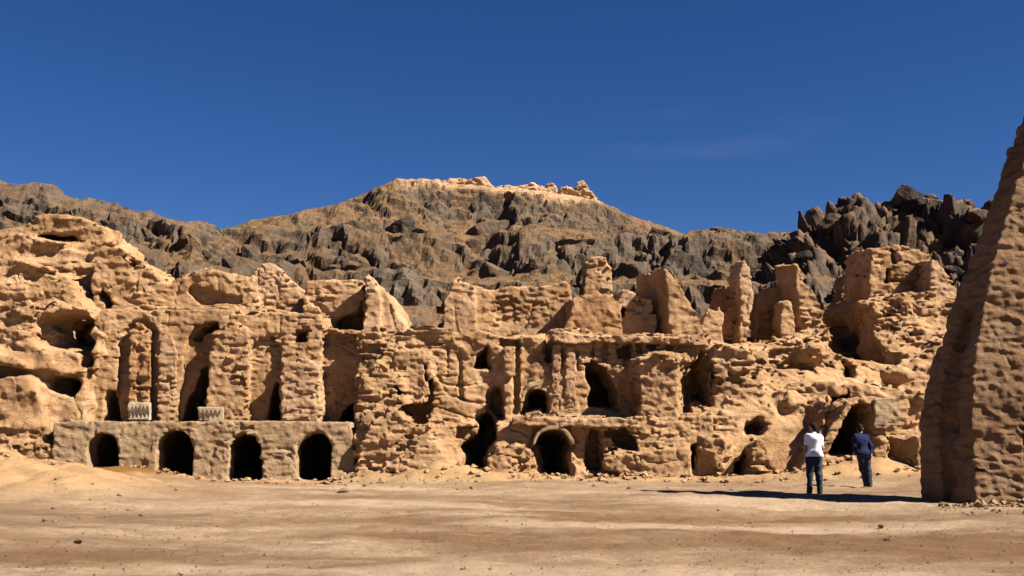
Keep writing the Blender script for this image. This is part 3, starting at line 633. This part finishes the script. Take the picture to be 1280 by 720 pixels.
# hollow below the right end
v.prism(prof([(846, 500), (845, 462), (850, 452), (866, 450), (876, 436), (884, 440), (886, 505), (866, 500)], YU), 33, 38.6, 'sub', .1, rough=.04)
v.weather(.08, .055, .018, .018, .065, .13)
part('wall', v, MUD, root)
def epart(nm, pts, y0, y1, m_, seed, h=.045, wz=(.025, .025, .014, .016, .03, .09)):
    xs = [P(a, b, y0)[0] for a, b in pts]; zs = [P(a, b, y0)[2] for a, b in pts]
    w = Vol((min(xs) - .3, y0 - .3, min(zs) - .2), (max(xs) + .3, y1 + .3, max(zs) + .3), h, seed)
    w.prism(prof(pts, y0), y0, y1, k=0, rough=.02); w.d += .02; w.weather(*wz); return part(nm, w, m_, root)
epart('pilaster', [(690, 518), (691, 430), (701, 430), (701, 518)], YU - .16, YU + .4, MUD_PALE, 61)
epart('pilaster', [(706, 518), (707, 432), (718, 432), (718, 518)], YU - .13, YU + .4, MUD_PALE, 62)
epart('pilaster', [(628, 470), (629, 432), (645, 432), (645, 470)], YU - .14, YU + .4, MUD, 63)
epart('cornice', [(688, 420), (692, 409), (712, 410), (738, 416), (790, 420), (850, 422), (884, 424), (884, 432), (790, 428), (720, 430), (696, 428)], YU - .3, YU + .6, MUD_PALE, 64)
epart('ledge', [(640, 532), (642, 520), (700, 521), (776, 521), (800, 524), (800, 530), (776, 536), (700, 536)], YE - .22, YE + .5, MUD_PALE, 65)
def arch_band(a, b, t, bo, Y, seed, w_=5):
    vr = Vol((P(a - 14, 600, Y)[0], Y - .3, P(0, bo + 6, Y)[2]), (P(b + 14, 600, Y)[0], Y + .5, P(0, t - 14, Y)[2]), .035, seed)
    vr.prism(arch_pts(a - w_, b + w_, t - w_, bo, Y), Y - .02, Y + .3, k=0); vr.prism(arch_pts(a, b, t, bo + 12, Y), Y - 1, Y + 1, 'sub', .02)
    vr.noise(.4, .018); vr.noise(.13, .014); part('arch_rim', vr, LIMEW, root)
arch_band(656, 689, 481, 502, YU, 71); arch_band(670, 713, 536, 556, YE - .1, 72)
# thick pier right of the big window, turned so its left flank lies in shade
w = Vol((3.2, 34.8, 1.2), (6.4, 38.2, 5.3), .05, 66)
xa = P(770, 480, 37.3)[0]; xb = P(800, 480, 35.5)[0]; xc = P(846, 480, 35.5)[0]; xd = P(860, 480, 37.3)[0]
w.plan([(xa, 37.9), (xa, 37.3), (xb, 35.5), (xc, 35.4), (xd, 37.3), (xd, 37.9)], 1.4, P(0, 446, 36)[2], k=.1)
w.blob((xc - .1, 36.4, P(0, 448, 36)[2]), (.8, .9, .25), k=.3)
w.weather(.09, .05, .018, .02, .03, .12); part('pier', w, MUD, root)

# ---- right hand slope of collapsed walls
root = thing('collapsed_ruin', 'wide slope of collapsed mud walls with shaded hollows right of the two storey building', 'ruin', (*P(1020, 600, 36)[:2], 0))
v = Vol((P(862, 500, 36)[0], 33.3, -.6), (17.5, 47.2, 7.4), .062, 9)
X, Y, Z = v.g((slice(None),) * 3)
nx = v.nz((slice(None), slice(0, 2), slice(0, 2)), 1.6)[:, :1, :1]
xk = np.array([P(a, 500, 38)[0] for a in (850, 890, 940, 1000, 1060, 1120, 1180, 1280)])
yk = np.array([35.0, 34.9, 35.2, 35.6, 36.2, 36.6, 36.2, 36.0])           # foot of the slope
tp = np.array([4.75, 4.8, 4.75, 4.9, 5.2, 5.7, 5.9, 5.9])                    # height of the upper step
foot = np.interp(X[:, :, :], xk, yk) + .25 * nx; top = np.interp(X, xk, tp)
t = np.clip((Y - foot) / 4.6, 0, 1)
zs = np.where(t > 0, np.minimum(top, 1.55 * (1 - np.exp(-(Y - foot) * 5)) + top * t ** .75 * .72), -3 + (Y - foot) * 3 + 3)
e = (Z - zs) * .6
v.field(e, k=0)
v.d = np.maximum(v.d, Y - 47)
# upper bank below the big block
v.prism(prof([(1030, 520), (1040, 420), (1062, 398), (1086, 380), (1120, 366), (1170, 362), (1205, 376), (1260, 380), (1300, 520)], 40.5), 40.5, 46, k=.4, zshear=-.1)
v.prism(prof([(866, 620), (880, 520), (882, 450), (900, 430), (930, 436), (946, 452), (960, 500), (990, 560), (960, 596), (880, 610)], 35.7), 35.7, 39, k=.4)
# terrace path with an upright face below it
v.prism(prof([(950, 560), (958, 482), (1010, 480), (1120, 482), (1150, 486), (1155, 560)], 36.6), 36.6, 41, k=.15)
# flanks turned away from the sun
def cut(pl, z0, z1, k=.08): v.plan(pl, z0, z1, 'sub', k, .09, -.25)
xq = lambda px, Y_: (P(px, 450, Y_)[0], Y_)
cut([xq(1056, 44), xq(1078, 42), xq(1104, 40), xq(1136, 38), xq(1136, 36), xq(1062, 36), xq(1040, 40), xq(1030, 44)], P(0, 462, 38.2)[2], 8)
cut([xq(990, 39.5), xq(1000, 38), xq(996, 36), xq(946, 36), xq(944, 38), xq(950, 39.5)], P(0, 466, 37)[2], P(0, 424, 37.5)[2])
v.prism(prof([(850, 470), (862, 450), (876, 436), (884, 440), (886, 506), (866, 500)], 36.5), 33, 38.4, 'sub', .08, rough=.04)
v.prism(prof([(897, 608), (900, 594), (918, 576), (937, 556), (943, 544), (947, 608)], 35.2), 33, 38.6, 'sub', .03, rough=.02)
v.prism(prof([(962, 604), (966, 584), (985, 560), (1008, 530), (1030, 505), (1044, 486), (1048, 490), (1036, 515), (1014, 560), (1002, 598), (985, 604)], 35.6), 33, 38.2, 'sub', .05, shear=-.2, rough=.02)
v.prism(prof([(934, 545), (936, 530), (950, 522), (962, 530), (950, 546)], 35.6), 33, 36.8, 'sub', .1, rough=.04)
v.prism(prof([(940, 610), (942, 560), (950, 546), (958, 552), (964, 580), (968, 610)], 34.7), 34.7, 36.8, k=.1, shear=.12)
v.prism(prof([(1000, 612), (1012, 565), (1034, 522), (1044, 504), (1050, 540), (1040, 612)], 34.9), 34.9, 37.4, k=.1, shear=.2)
for px_, py_, Y_, rr in ((918, 470, 36.6, (.75, .8, 1.0)), (1012, 442, 38.6, (.6, .8, .55)), (1030, 520, 36.0, (.55, .5, .6)), (985, 505, 36.2, (.5, .6, .4)), (1120, 470, 37.6, (.6, .6, .35)), (890, 560, 35.2, (.6, .5, .7)), (1150, 500, 37, (.5, .6, .5))):
    v.blob(P(px_, py_, Y_), rr, k=.18)
cut([xq(1052, 39.5), xq(1066, 38), xq(1076, 37), xq(1076, 35), xq(1036, 35), xq(1040, 39.5)], P(0, 478, 37.5)[2], P(0, 440, 38)[2])
# room behind the vaulted passage
v.prism(prof([(1024, 600), (1030, 520), (1060, 492), (1096, 492), (1104, 600)], 35), 33, 41.5, 'sub', .06)
v.plan([(P(1088, 570, 37)[0], 37.2), (P(1091, 570, 36.2)[0], 36.2), (P(1146, 570, 34.1)[0], 34.1), (17.3, 34.0), (17.3, 37.2)], -.5, P(0, 546, 35)[2], k=.1)  # added block; its shaded left flank stands in for a shadow cast here
v.weather(.12, .10, .03, .028, .05, .18)
part('body', v, MUD, root)
# ---- vaulted passage standing in front of the slope
root = thing('vaulted_passage', 'half buried vaulted passage with a dark pointed opening behind the two people', 'vault', (*P(1075, 590, 35)[:2], 0))
w = Vol((P(1010, 520, 34)[0], 34.0, -.5), (P(1140, 520, 36)[0], 41.6, 3.3), .045, 91)
w.prism(prof([(1018, 610), (1026, 560), (1042, 528), (1060, 504), (1070, 497), (1098, 496), (1110, 510), (1112, 610)], 34.6), 34.6, 41.4, k=0)
w.prism(prof([(1036, 569), (1041, 552), (1054, 526), (1066, 510), (1076, 503), (1085, 505), (1091, 518), (1092, 569)], 34.6), 33, 41, 'sub', .04, rough=.015)
w.weather(.05, .03, .014, .014, .02, .07); part('wall', w, MUD, root)
w = Vol((P(1084, 520, 34.4)[0], 34.1, 1.6), (P(1140, 520, 35)[0], 37.2, 3.1), .04, 92)
w.prism(prof([(1093, 540), (1094, 499), (1126, 497), (1124, 530)], 34.5), 34.5, 36.8, k=0); w.weather(.015, .01, .01, .006, .01, .02); part('side_wall', w, LIMEW, root)

# ---- tall ruined tower at right, near the camera
def tower():
    root = thing('ruined_tower', 'tall leaning brick tower remnant with a shaded left flank, nearest the camera', 'tower', (11.5, 25.6, 0))
    lev = [(-.4, [(9.42, 25.6), (10.16, 24.35), (11.8, 24.1), (13.4, 24.0), (13.4, 25.6), (10.0, 26.6)]),
           (0.6, [(9.40, 25.6), (10.16, 24.4), (11.8, 24.2), (13.4, 24.1), (13.4, 25.6), (10.0, 26.6)]),
           (1.8, [(9.44, 25.6), (10.18, 24.45), (11.8, 24.3), (13.4, 24.2), (13.4, 25.6), (10.1, 26.6)]),
           (3.0, [(9.74, 25.6), (10.34, 24.55), (11.8, 24.4), (13.4, 24.3), (13.4, 25.6), (10.4, 26.45)]),
           (4.2, [(10.14, 25.6), (10.62, 24.65), (12.0, 24.5), (13.4, 24.4), (13.4, 25.6), (10.8, 26.3)]),
           (5.5, [(10.70, 25.5), (11.02, 24.75), (12.2, 24.6), (13.4, 24.5), (13.4, 25.5), (11.2, 25.9)]),
           (7.0, [(11.36, 25.4), (11.58, 24.85), (12.6, 24.75), (13.4, 24.6), (13.4, 25.4), (11.6, 25.7)]),
           (8.2, [(11.98, 25.4), (12.12, 24.95), (12.8, 24.85), (13.4, 24.7), (13.4, 25.4), (11.9, 25.6)]),
           (9.6, [(12.62, 25.3), (12.72, 25.0), (12.9, 24.9), (13.3, 24.8), (13.3, 25.3), (12.4, 25.4)])]
    v = Vol((9.0, 23.5, -.5), (13.8, 27.0, 9.7), .036, 41)
    zk = [a for a, b in lev]
    for k, z in enumerate(v.ax[2]):
        i = min(max(int(np.searchsorted(zk, z)) - 1, 0), len(lev) - 2); f = min(max((z - zk[i]) / (zk[i + 1] - zk[i]), 0), 1)
        pl = [(a[0] + (b[0] - a[0]) * f, a[1] + (b[1] - a[1]) * f) for a, b in zip(lev[i][1], lev[i + 1][1])]
        v.d[:, :, k] = np.maximum(poly_d(v.ax[0][:, None], v.ax[1][None, :], pl), z - 9.5)
    # deep crevice down the shaded flank, and a slot at the right
    for k, (z, x, y, r) in enumerate(((-.2, 9.80, 25.05, .12), (.5, 9.84, 25.02, .17), (1.1, 9.80, 25.06, .13), (1.7, 9.88, 25.0, .24), (2.3, 9.94, 25.04, .19), (2.9, 10.08, 25.04, .22), (3.5, 10.26, 25.08, .14), (4.3, 10.52, 25.12, .08))):
        if k: v.cap(pz[:3], (x, y, z), pz[3], r, 'sub', .09)
        pz = (x, y, z, r)
    a = P(1262, 566, 24.4)
    v.cap((a[0] - .25, 24.3, a[2]), (a[0] + .8, 24.2, a[2] + .03), .09, .11, 'sub', .08)
    v.cap((11.3, 24.35, .9), (11.35, 24.5, 2.4), .05, .06, 'sub', .06)
    v.noise(1.1, .03); v.d += .022 * (np.abs(v.nz((slice(None),) * 3, (.34, .34, .12))) - .8) + .012 * (np.abs(v.nz((slice(None),) * 3, (.16, .16, .08))) - .8); v.bricks(.013, .010, .5, .05, 1.7, (.26, .22, .085), 7); v.noise(.075, .008); v.cracks(.05, .06)
    part('wall', v, TOWER_M, root)
tower()

# ---- fort remains along the top of the central hill
for k, (lb, pts, Yh) in enumerate((
    ('pale crumbling fort wall at the left end of the hilltop', [(512, 250), (518, 236), (528, 226), (545, 225), (556, 231), (575, 224), (590, 228), (606, 224), (616, 232), (620, 252)], 94.5),
    ('pale hilltop wall in the middle with a rounded high point', [(618, 252), (622, 233), (640, 231), (655, 229), (666, 228), (674, 235), (690, 236), (698, 252)], 95.2),
    ('hilltop wall ending in a small pointed tip on the right', [(694, 254), (700, 240), (716, 238), (722, 240), (727, 231), (733, 240), (746, 252), (764, 268), (740, 266)], 94.8))):
    stub('hilltop_wall', lb, pts, Yh, 3.0, 0, m=MUD_PALE, seed=80 + k, h=.13, wz=(.22, .16, .05, .03, .08, .25), group='fort walls on the hilltop')

# ------------------------------------------------------------ boulders and stones
def rock_mesh(seed, n=4, sharp=1.0):
    import bmesh
    bm = bmesh.new(); bmesh.ops.create_icosphere(bm, subdivisions=n, radius=1)
    V = np.array([v_.co[:] for v_ in bm.verts]); Q = np.array([[q.index for q in f.verts] for f in bm.faces]); bm.free()
    r = np.random.default_rng(seed)
    R_ = np.full(len(V), 1.25)
    for k in range(13):                      # cut flat facets
        nrm = r.standard_normal(3); nrm /= np.linalg.norm(nrm); c = .62 + .3 * r.random()
        dt = V @ nrm; R_ = np.where(dt > 1e-3, np.minimum(R_, c / np.maximum(dt, 1e-3)), R_)
    V = V * R_[:, None]; V = V * (1 + .05 * fbm(V + seed, 2.2, 3, seed))[:, None]
    return mk_mesh('rock', V * np.array([1, .85, .75]), Q, False)
rocks = [rock_mesh(k) for k in range(6)]; rocks_d = [m.copy() for m in rocks]
STONE = mud('loose_stone', (.30, .205, .125), .35, 0, 2)
for m in rocks: m.materials.append(STONE)
for m in rocks_d: m.materials.append(ROCK_DARK)
rocks_g = [m.copy() for m in rocks]
for m in rocks_g:
    m.materials.clear(); m.materials.append(ROCK); a_ = m.attributes.new('tone', 'FLOAT', 'POINT'); a_.data.foreach_set('value', np.full(len(m.vertices), .4, np.float32))
rng = random.Random(5)
hills = [o for o in bpy.data.objects if o.name.split('.')[0] == 'hill']
bpy.context.view_layer.update(); dg = bpy.context.evaluated_depsgraph_get()
def drop(x, y, z=60):
    ok, loc, nn, i, ob, mt = C.ray_cast(dg, Vector((x, y, z)), Vector((0, 0, -1)))
    return loc if ok else None
def boulder(x, y, s, label, group, pool=None):
    p = drop(x, y)
    if p is None: return
    o = bpy.data.objects.new('boulder', rng.choice(pool or rocks_d)); COL.objects.link(o)
    o.location = (x, y, p.z + s * .2); o.rotation_euler = (rng.uniform(-.4, .4), rng.uniform(-.4, .4), rng.uniform(0, 6)); o.scale = (s * rng.uniform(.8, 1.3), s, s * rng.uniform(.7, 1.5))
    tag(o, label, 'boulder', group)
for k in range(22):
    px = rng.uniform(985, 1235); Y_ = rng.choice([rng.uniform(54, 60.4), rng.uniform(48, 60)])
    boulder((px - 640) / F_PX * Y_, Y_, rng.uniform(.35, 1.0), 'dark angular boulder among others on the dark right hill', 'boulders on the right hill')
for k in range(26):
    px = rng.uniform(20, 320); Y_ = rng.uniform(49, 58)
    boulder((px - 640) / F_PX * Y_, Y_, rng.uniform(.3, .8), 'grey boulder among others on the left hill above the earthen ruin', 'boulders on the left hill', rocks_g)
for k in range(46):
    px = rng.uniform(380, 960); Y_ = rng.uniform(46, 84)
    boulder((px - 640) / F_PX * Y_, Y_, rng.uniform(.35, 1.05), 'dark boulder among others on the slope under the central cliff', 'boulders below the central cliff', rocks_g)
def stone(px, py, size, label, group='loose stones lying in the courtyard'):
    Y_ = EYE * F_PX / (py - 537)
    for _ in range(6): Y_ = (EYE - float(ground_z((px - 640) / F_PX * Y_, Y_))) * F_PX / (py - 537)
    x = (px - 640) / F_PX * Y_
    o = bpy.data.objects.new('stone', rng.choice(rocks)); COL.objects.link(o)
    s = size / F_PX * Y_ / 2; o.location = (x, Y_, float(ground_z(x, Y_)) + s * .3); o.rotation_euler = (rng.uniform(-.5, .5), rng.uniform(-.5, .5), rng.uniform(0, 6)); o.scale = (s, s, s * .8)
    tag(o, label, 'stone', group)
stone(110, 674, 12, 'pale stone lying alone on the ground in the left foreground')
stone(9, 676, 13, 'dark stone at the left edge of the foreground ground')
stone(1100, 673, 13, 'dark stone on the brown ground below the tower, largest there')
stone(1092, 656, 8, 'small stone on the brown ground just below the tower shadow')
stone(432, 614, 14, 'dark flat stone lying at the foot of the arcade beside its right end')
stone(895, 629, 9, 'pale stone at the tip of the long tower shadow')
stone(932, 651, 6, 'small dark stone in the middle of the courtyard ground')
for k in range(46):
    px = rng.choice([rng.uniform(1120, 1275), rng.uniform(1190, 1280), rng.uniform(430, 1000)]); py = rng.uniform(622, 642) if px > 1100 else rng.uniform(603, 612)
    stone(px, py, rng.uniform(4, 9), 'small stone among the rubble at the foot of the tower' if px > 1100 else 'small stone among the rubble along the foot of the ruins',
          'rubble stones below the tower' if px > 1100 else 'rubble stones along the ruins')
for k in range(30):
    stone(rng.uniform(60, 240), rng.uniform(590, 650), rng.uniform(4, 9), 'clod of earth among others on the low mound at left', 'clods on the low mound')
# gravel, beyond counting: small faceted bits spread over the courtyard
rg = np.random.default_rng(3); ng = 6000
yy = 10 + 24 * rg.random(ng) ** 1.3; xx = (rg.random(ng) - .5) * yy * 1.05
ss = .006 + .016 * rg.random(ng) ** 4
oc = np.array([(1, 0, 0), (0, 1, 0), (-1, 0, 0), (0, -1, 0), (0, 0, .8), (0, 0, -.6)]); of = np.array([(0, 1, 4), (1, 2, 4), (2, 3, 4), (3, 0, 4), (1, 0, 5), (2, 1, 5), (3, 2, 5), (0, 3, 5)])
an = rg.random(ng) * 6.3; base = oc[None] * ss[:, None, None] * (.6 + .8 * rg.random((ng, 6, 1)))
V = np.stack([base[:, :, 0] * np.cos(an)[:, None] - base[:, :, 1] * np.sin(an)[:, None], base[:, :, 0] * np.sin(an)[:, None] + base[:, :, 1] * np.cos(an)[:, None], base[:, :, 2]], 2)
V += np.stack([xx, yy, ground_z(xx, yy) + ss * .4 + .012], 1)[:, None]
gv = link('gravel', V.reshape(-1, 3), (of[None] + 6 * np.arange(ng)[:, None, None]).reshape(-1, 3), STONE, smooth=False)
gv['kind'] = 'stuff'; tag(gv, 'fine gravel sprinkled over the dusty courtyard ground', 'gravel')

nr = 1500; xx = np.where(rg.random(nr) < .3, -19 + 8 * rg.random(nr), -14 + 30 * rg.random(nr)); yy = 34.9 - 1.9 * rg.random(nr) ** 2.2
mm = (xx < -11.5) & (rg.random(nr) < .7); yy = np.where(mm, 27.5 + 6.5 * rg.random(nr), yy)
mt = rg.random(nr) < .12; xx = np.where(mt, 9.2 + 3.2 * rg.random(nr), xx); yy = np.where(mt, 24.15 - .7 * rg.random(nr) ** 1.5, yy)
ss = .022 + .11 * rg.random(nr) ** 4
base = np.concatenate([oc, np.array([(.7, .7, .5), (-.7, .6, .5)])])[None] * ss[:, None, None] * (.55 + .9 * rg.random((nr, 8, 1)))
of2 = np.array([(0, 6, 4), (6, 1, 4), (1, 7, 4), (7, 2, 4), (2, 3, 4), (3, 0, 4), (6, 0, 5), (1, 6, 5), (7, 1, 5), (2, 7, 5), (3, 2, 5), (0, 3, 5)]); an = rg.random(nr) * 6.3
V = np.stack([base[:, :, 0] * np.cos(an)[:, None] - base[:, :, 1] * np.sin(an)[:, None], base[:, :, 0] * np.sin(an)[:, None] + base[:, :, 1] * np.cos(an)[:, None], base[:, :, 2]], 2)
V += np.stack([xx, yy, ground_z(xx, yy) + ss * .25 + .01], 1)[:, None]
rb = link('rubble', V.reshape(-1, 3), (of2[None] + 8 * np.arange(nr)[:, None, None]).reshape(-1, 3), MUD, smooth=False); rb['kind'] = 'stuff'; tag(rb, 'broken mud brick rubble strewn along the foot of the ruins', 'rubble')

# ------------------------------------------------------------ people
SKIN = flat_mat('skin', (.30, .165, .10), .6, .12); HAIR = flat_mat('hair', (.010, .008, .007), .95, .4, 60)
def person(label, loc, yaw, J, shirt_m, trouser_m, shoe_m, sleeve, hem, group, collar=True):
    root = thing('person', label, 'person', loc, group)
    root.rotation_euler = (0, 0, yaw)
    A = {k: np.array(v_, float) for k, v_ in J.items()}
    lo, hi = (-.48, -.42, -.03), (.48, .42, 1.9); H = .0085
    def limbs(v, g=0.0, arms=True, legs=True, torso=True, k=.03):
        if torso:
            v.cap(A['pelvis'] + (-.07, 0, 0), A['pelvis'] + (.07, 0, 0), .115 + g, .115 + g, k=.06, sq=(1, 1.1, 1))
            v.cap(A['pelvis'], A['chest'], .125 + g, .135 + g, k=.08, sq=(.92, 1.18, 1))
            v.cap(A['chest'] + (-.075, 0, .02), A['chest'] + (.075, 0, .02), .105 + g, .105 + g, k=.08, sq=(1, 1.05, 1))
            v.cap(A['sl'], A['sr'], .054 + g, .054 + g, k=.06)
        if legs:
            for s in 'lr':
                v.cap(A['h' + s], A['k' + s], .088 + g, .058 + g, k=.05); v.cap(A['k' + s], A['a' + s], .056 + g, .038 + g, k=.04)
        if arms:
            for s in 'lr':
                v.cap(A['s' + s], A['e' + s], .052 + g, .040 + g, k=.05); v.cap(A['e' + s], A['w' + s], .039 + g, .027 + g, k=.03)
    v = Vol(lo, hi, H, 1); limbs(v)
    hd = A['head']; f = np.array([math.sin(J['turn']), math.cos(J['turn']), 0]); r_ = np.array([f[1], -f[0], 0])
    v.cap(A['neck'] - (0, 0, .06), hd - (0, 0, .06), .056, .052, k=.05)
    v.blob(hd + f * .005 + (0, 0, .025), (.074, .093, .098), k=.02); v.blob(hd + f * .035 - (0, 0, .055), (.052, .058, .062), k=.05)
    v.cap(hd + f * .092 + (0, 0, .01), hd + f * .112 - (0, 0, .03), .009, .015, k=.02)               # nose
    v.cap(hd + f * .09 - (0, 0, .062) - r_ * .02, hd + f * .09 - (0, 0, .062) + r_ * .02, .009, .009, k=.012)   # lips
    for s in (-1, 1):
        v.blob(hd + f * .085 + r_ * .032 * s + (0, 0, .022), (.015, .015, .011), 'sub', .015); v.blob(hd + f * .078 + r_ * .032 * s + (0, 0, .02), (.013, .013, .012), k=.004)
        v.blob(hd + r_ * .077 * s - f * .005 - (0, 0, .005), (.016, .022, .034), k=.012)             # ears
    for s, sg in (('l', -1), ('r', 1)):
        w_, e_ = A['w' + s], A['e' + s]; u = (w_ - e_) / np.linalg.norm(w_ - e_)
        side = np.array([0, 1.0, 0]); side -= u * (side @ u); side /= np.linalg.norm(side); nrm = np.cross(u, side) * sg
        pm = w_ + u * .085
        v.cap(w_ + side * .012, pm + side * .026, .02, .017, k=.02); v.cap(w_ - side * .012, pm - side * .028, .02, .016, k=.02); v.cap(w_, pm, .022, .018, k=.02)
        for q_, L_ in ((.034, .068), (.0115, .078), (-.0115, .072), (-.034, .055)):
            b0 = pm + side * q_; b1 = b0 + u * L_ * .55; b2 = b1 + u * L_ * .38 - nrm * L_ * .3
            v.cap(b0 - u * .02, b1, .0095, .009, k=.006); v.cap(b1, b2, .009, .0078, k=.004)
        t0 = w_ + u * .025 + side * .024; t1 = t0 + side * .03 + u * .035; v.cap(t0, t1, .013, .011, k=.012); v.cap(t1, t1 + u * .03 + side * .004, .011, .009, k=.006)
    for s in 'lr':
        a = A['a' + s]; v.cap(a - (0, .03, .05), a + np.array([0, .11, -.065]), .032, .028, k=.03)
    mapV, mapQ = v.mesh()
    def clean(V): return V
    body = bpy.data.objects.new('body', mk_mesh('body', mapV, mapQ)); COL.objects.link(body); body.parent = root; body.data.materials.append(SKIN)
    def cloth(nm, v, m_):
        V, Q = v.mesh(); o = bpy.data.objects.new(nm, mk_mesh(nm, V, Q)); COL.objects.link(o); o.parent = root; o.data.materials.append(m_); return o
    # shirt and trousers grow from the body's own surface
    X, Y, Z = v.g((slice(None),) * 3)
    v = Vol(lo, hi, H, 2); limbs(v, .0, arms=False, legs=True); v.d -= .028
    v.cap(A['pelvis'] + (-.07, 0, .0), A['pelvis'] + (.07, 0, .0), .142, .142, k=.06, sq=(1, 1.05, 1))
    v.d = np.maximum(v.d, (hem - Z) + 0 * X + 0 * Y).astype(np.float32)
    for s in 'lr':
        u = A['e' + s] - A['s' + s]; w_ = A['w' + s] - A['e' + s]
        v.cap(A['s' + s], A['s' + s] + u * min(1, sleeve), .060, .056 if sleeve <= 1 else .050, k=.04)
        if sleeve > 1: v.cap(A['e' + s], A['e' + s] + w_ * (sleeve - 1), .054, .042, k=.03)
    if collar: v.cap(A['neck'] - (0, 0, .035), A['neck'] + (0, 0, .0), .072, .066, k=.02)
    v.d = np.maximum(v.d, Z - (A['neck'][2] + .03) + 0 * X + 0 * Y).astype(np.float32)
    v.noise((.11, .11, .045), .004); v.noise((.045, .045, .17), .0032)
    cloth('shirt', v, shirt_m)
    v = Vol(lo, hi, H, 3); limbs(v, .0, arms=False, legs=True); v.d -= .02
    for s in 'lr':
        v.cap(A['h' + s], A['k' + s], .103, .078, k=.04); v.cap(A['k' + s], A['a' + s] - (0, 0, .03), .077, .066, k=.03)
    v.d = np.maximum(v.d, np.maximum(.035 - Z, Z - (A['pelvis'][2] + .1)) + 0 * X + 0 * Y).astype(np.float32)
    v.noise((.1, .1, .045), .0065); v.noise((.05, .05, .2), .004); cloth('trousers', v, trouser_m)
    for s in 'lr':
        v = Vol(lo, (hi[0], hi[1], .2), H, 4); a = A['a' + s]
        v.cap(a - (0, .04, .045), a + np.array([0, .13, -.06]), .046, .04, k=.03); X, Y, Z = v.g((slice(None),) * 3)
        v.d = np.maximum(v.d, (0.003 - Z) + 0 * X + 0 * Y).astype(np.float32); cloth('shoe', v, shoe_m)
    v = Vol((-.3, -.3, 1.4), (.3, .3, 1.9), .007, 5)
    v.blob(hd - f * .006 + (0, 0, .034), (.085, .102, .104), k=0); v.blob(hd - f * .05 - (0, 0, .02), (.072, .06, .08), k=.03)
    v.blob(hd + f * .085 - (0, 0, .03), (.12, .085, .098), 'sub', .02); v.noise(.03, .003); v.noise(.014, .0015)
    cloth('hair', v, HAIR)
    return root
WHITE = flat_mat('white_shirt', (.62, .62, .65), .8, .06); JEANS = flat_mat('dark_jeans', (.030, .036, .052), .85, .45, 18)
BLUE = flat_mat('blue_jacket', (.006, .012, .052), .85, .5, 14); TROU = flat_mat('navy_trousers', (.022, .028, .045), .85, .4, 18)
SHOE = flat_mat('black_shoes', (.02, .018, .017), .5, .2); SHOE_B = flat_mat('brown_shoes', (.06, .04, .028), .6, .2)
def gz(x, y): return float(ground_z(x, y))
yp = 27.9; xp = P(1018.5, 600, yp)[0]
J1 = dict(pelvis=(0, 0, .95), chest=(.01, .005, 1.30), sl=(-.14, 0, 1.42), sr=(.16, 0, 1.41), neck=(.012, .01, 1.50), head=(.012, .03, 1.655), turn=-.6,
          hl=(-.085, 0, .90), kl=(-.115, .02, .50), al=(-.14, -.01, .085), hr=(.085, 0, .90), kr=(.105, .02, .50), ar=(.125, .0, .085),
          el=(-.225, -.045, 1.15), wl=(-.215, .02, .91), er=(.225, .0, 1.14), wr=(.20, .13, .96))
person('person in a white shirt and dark jeans standing with legs apart, seen from behind', (xp, yp, gz(xp, yp)), 0, J1, WHITE, JEANS, SHOE, .62, .93, 'people in the courtyard')
yp2 = 31.6; xp2 = P(1081.5, 600, yp2)[0]
J2 = dict(pelvis=(-.02, 0, .95), chest=(-.075, .03, 1.30), sl=(-.22, .02, 1.41), sr=(.09, .03, 1.41), neck=(-.07, .05, 1.49), head=(-.065, .08, 1.64), turn=.2,
          hl=(-.095, 0, .90), kl=(-.06, .05, .50), al=(.02, .0, .085), hr=(.06, 0, .90), kr=(.09, .0, .50), ar=(.105, -.1, .085),
          el=(-.275, -.03, 1.14), wl=(-.24, .13, .98), er=(.185, -.06, 1.15), wr=(.165, -.11, .93))
p2 = person('person in a blue jacket and dark trousers standing before the vaulted passage', (xp2, yp2, gz(xp2, yp2)), 0, J2, BLUE, TROU, SHOE_B, 1.85, .90, 'people in the courtyard', True)
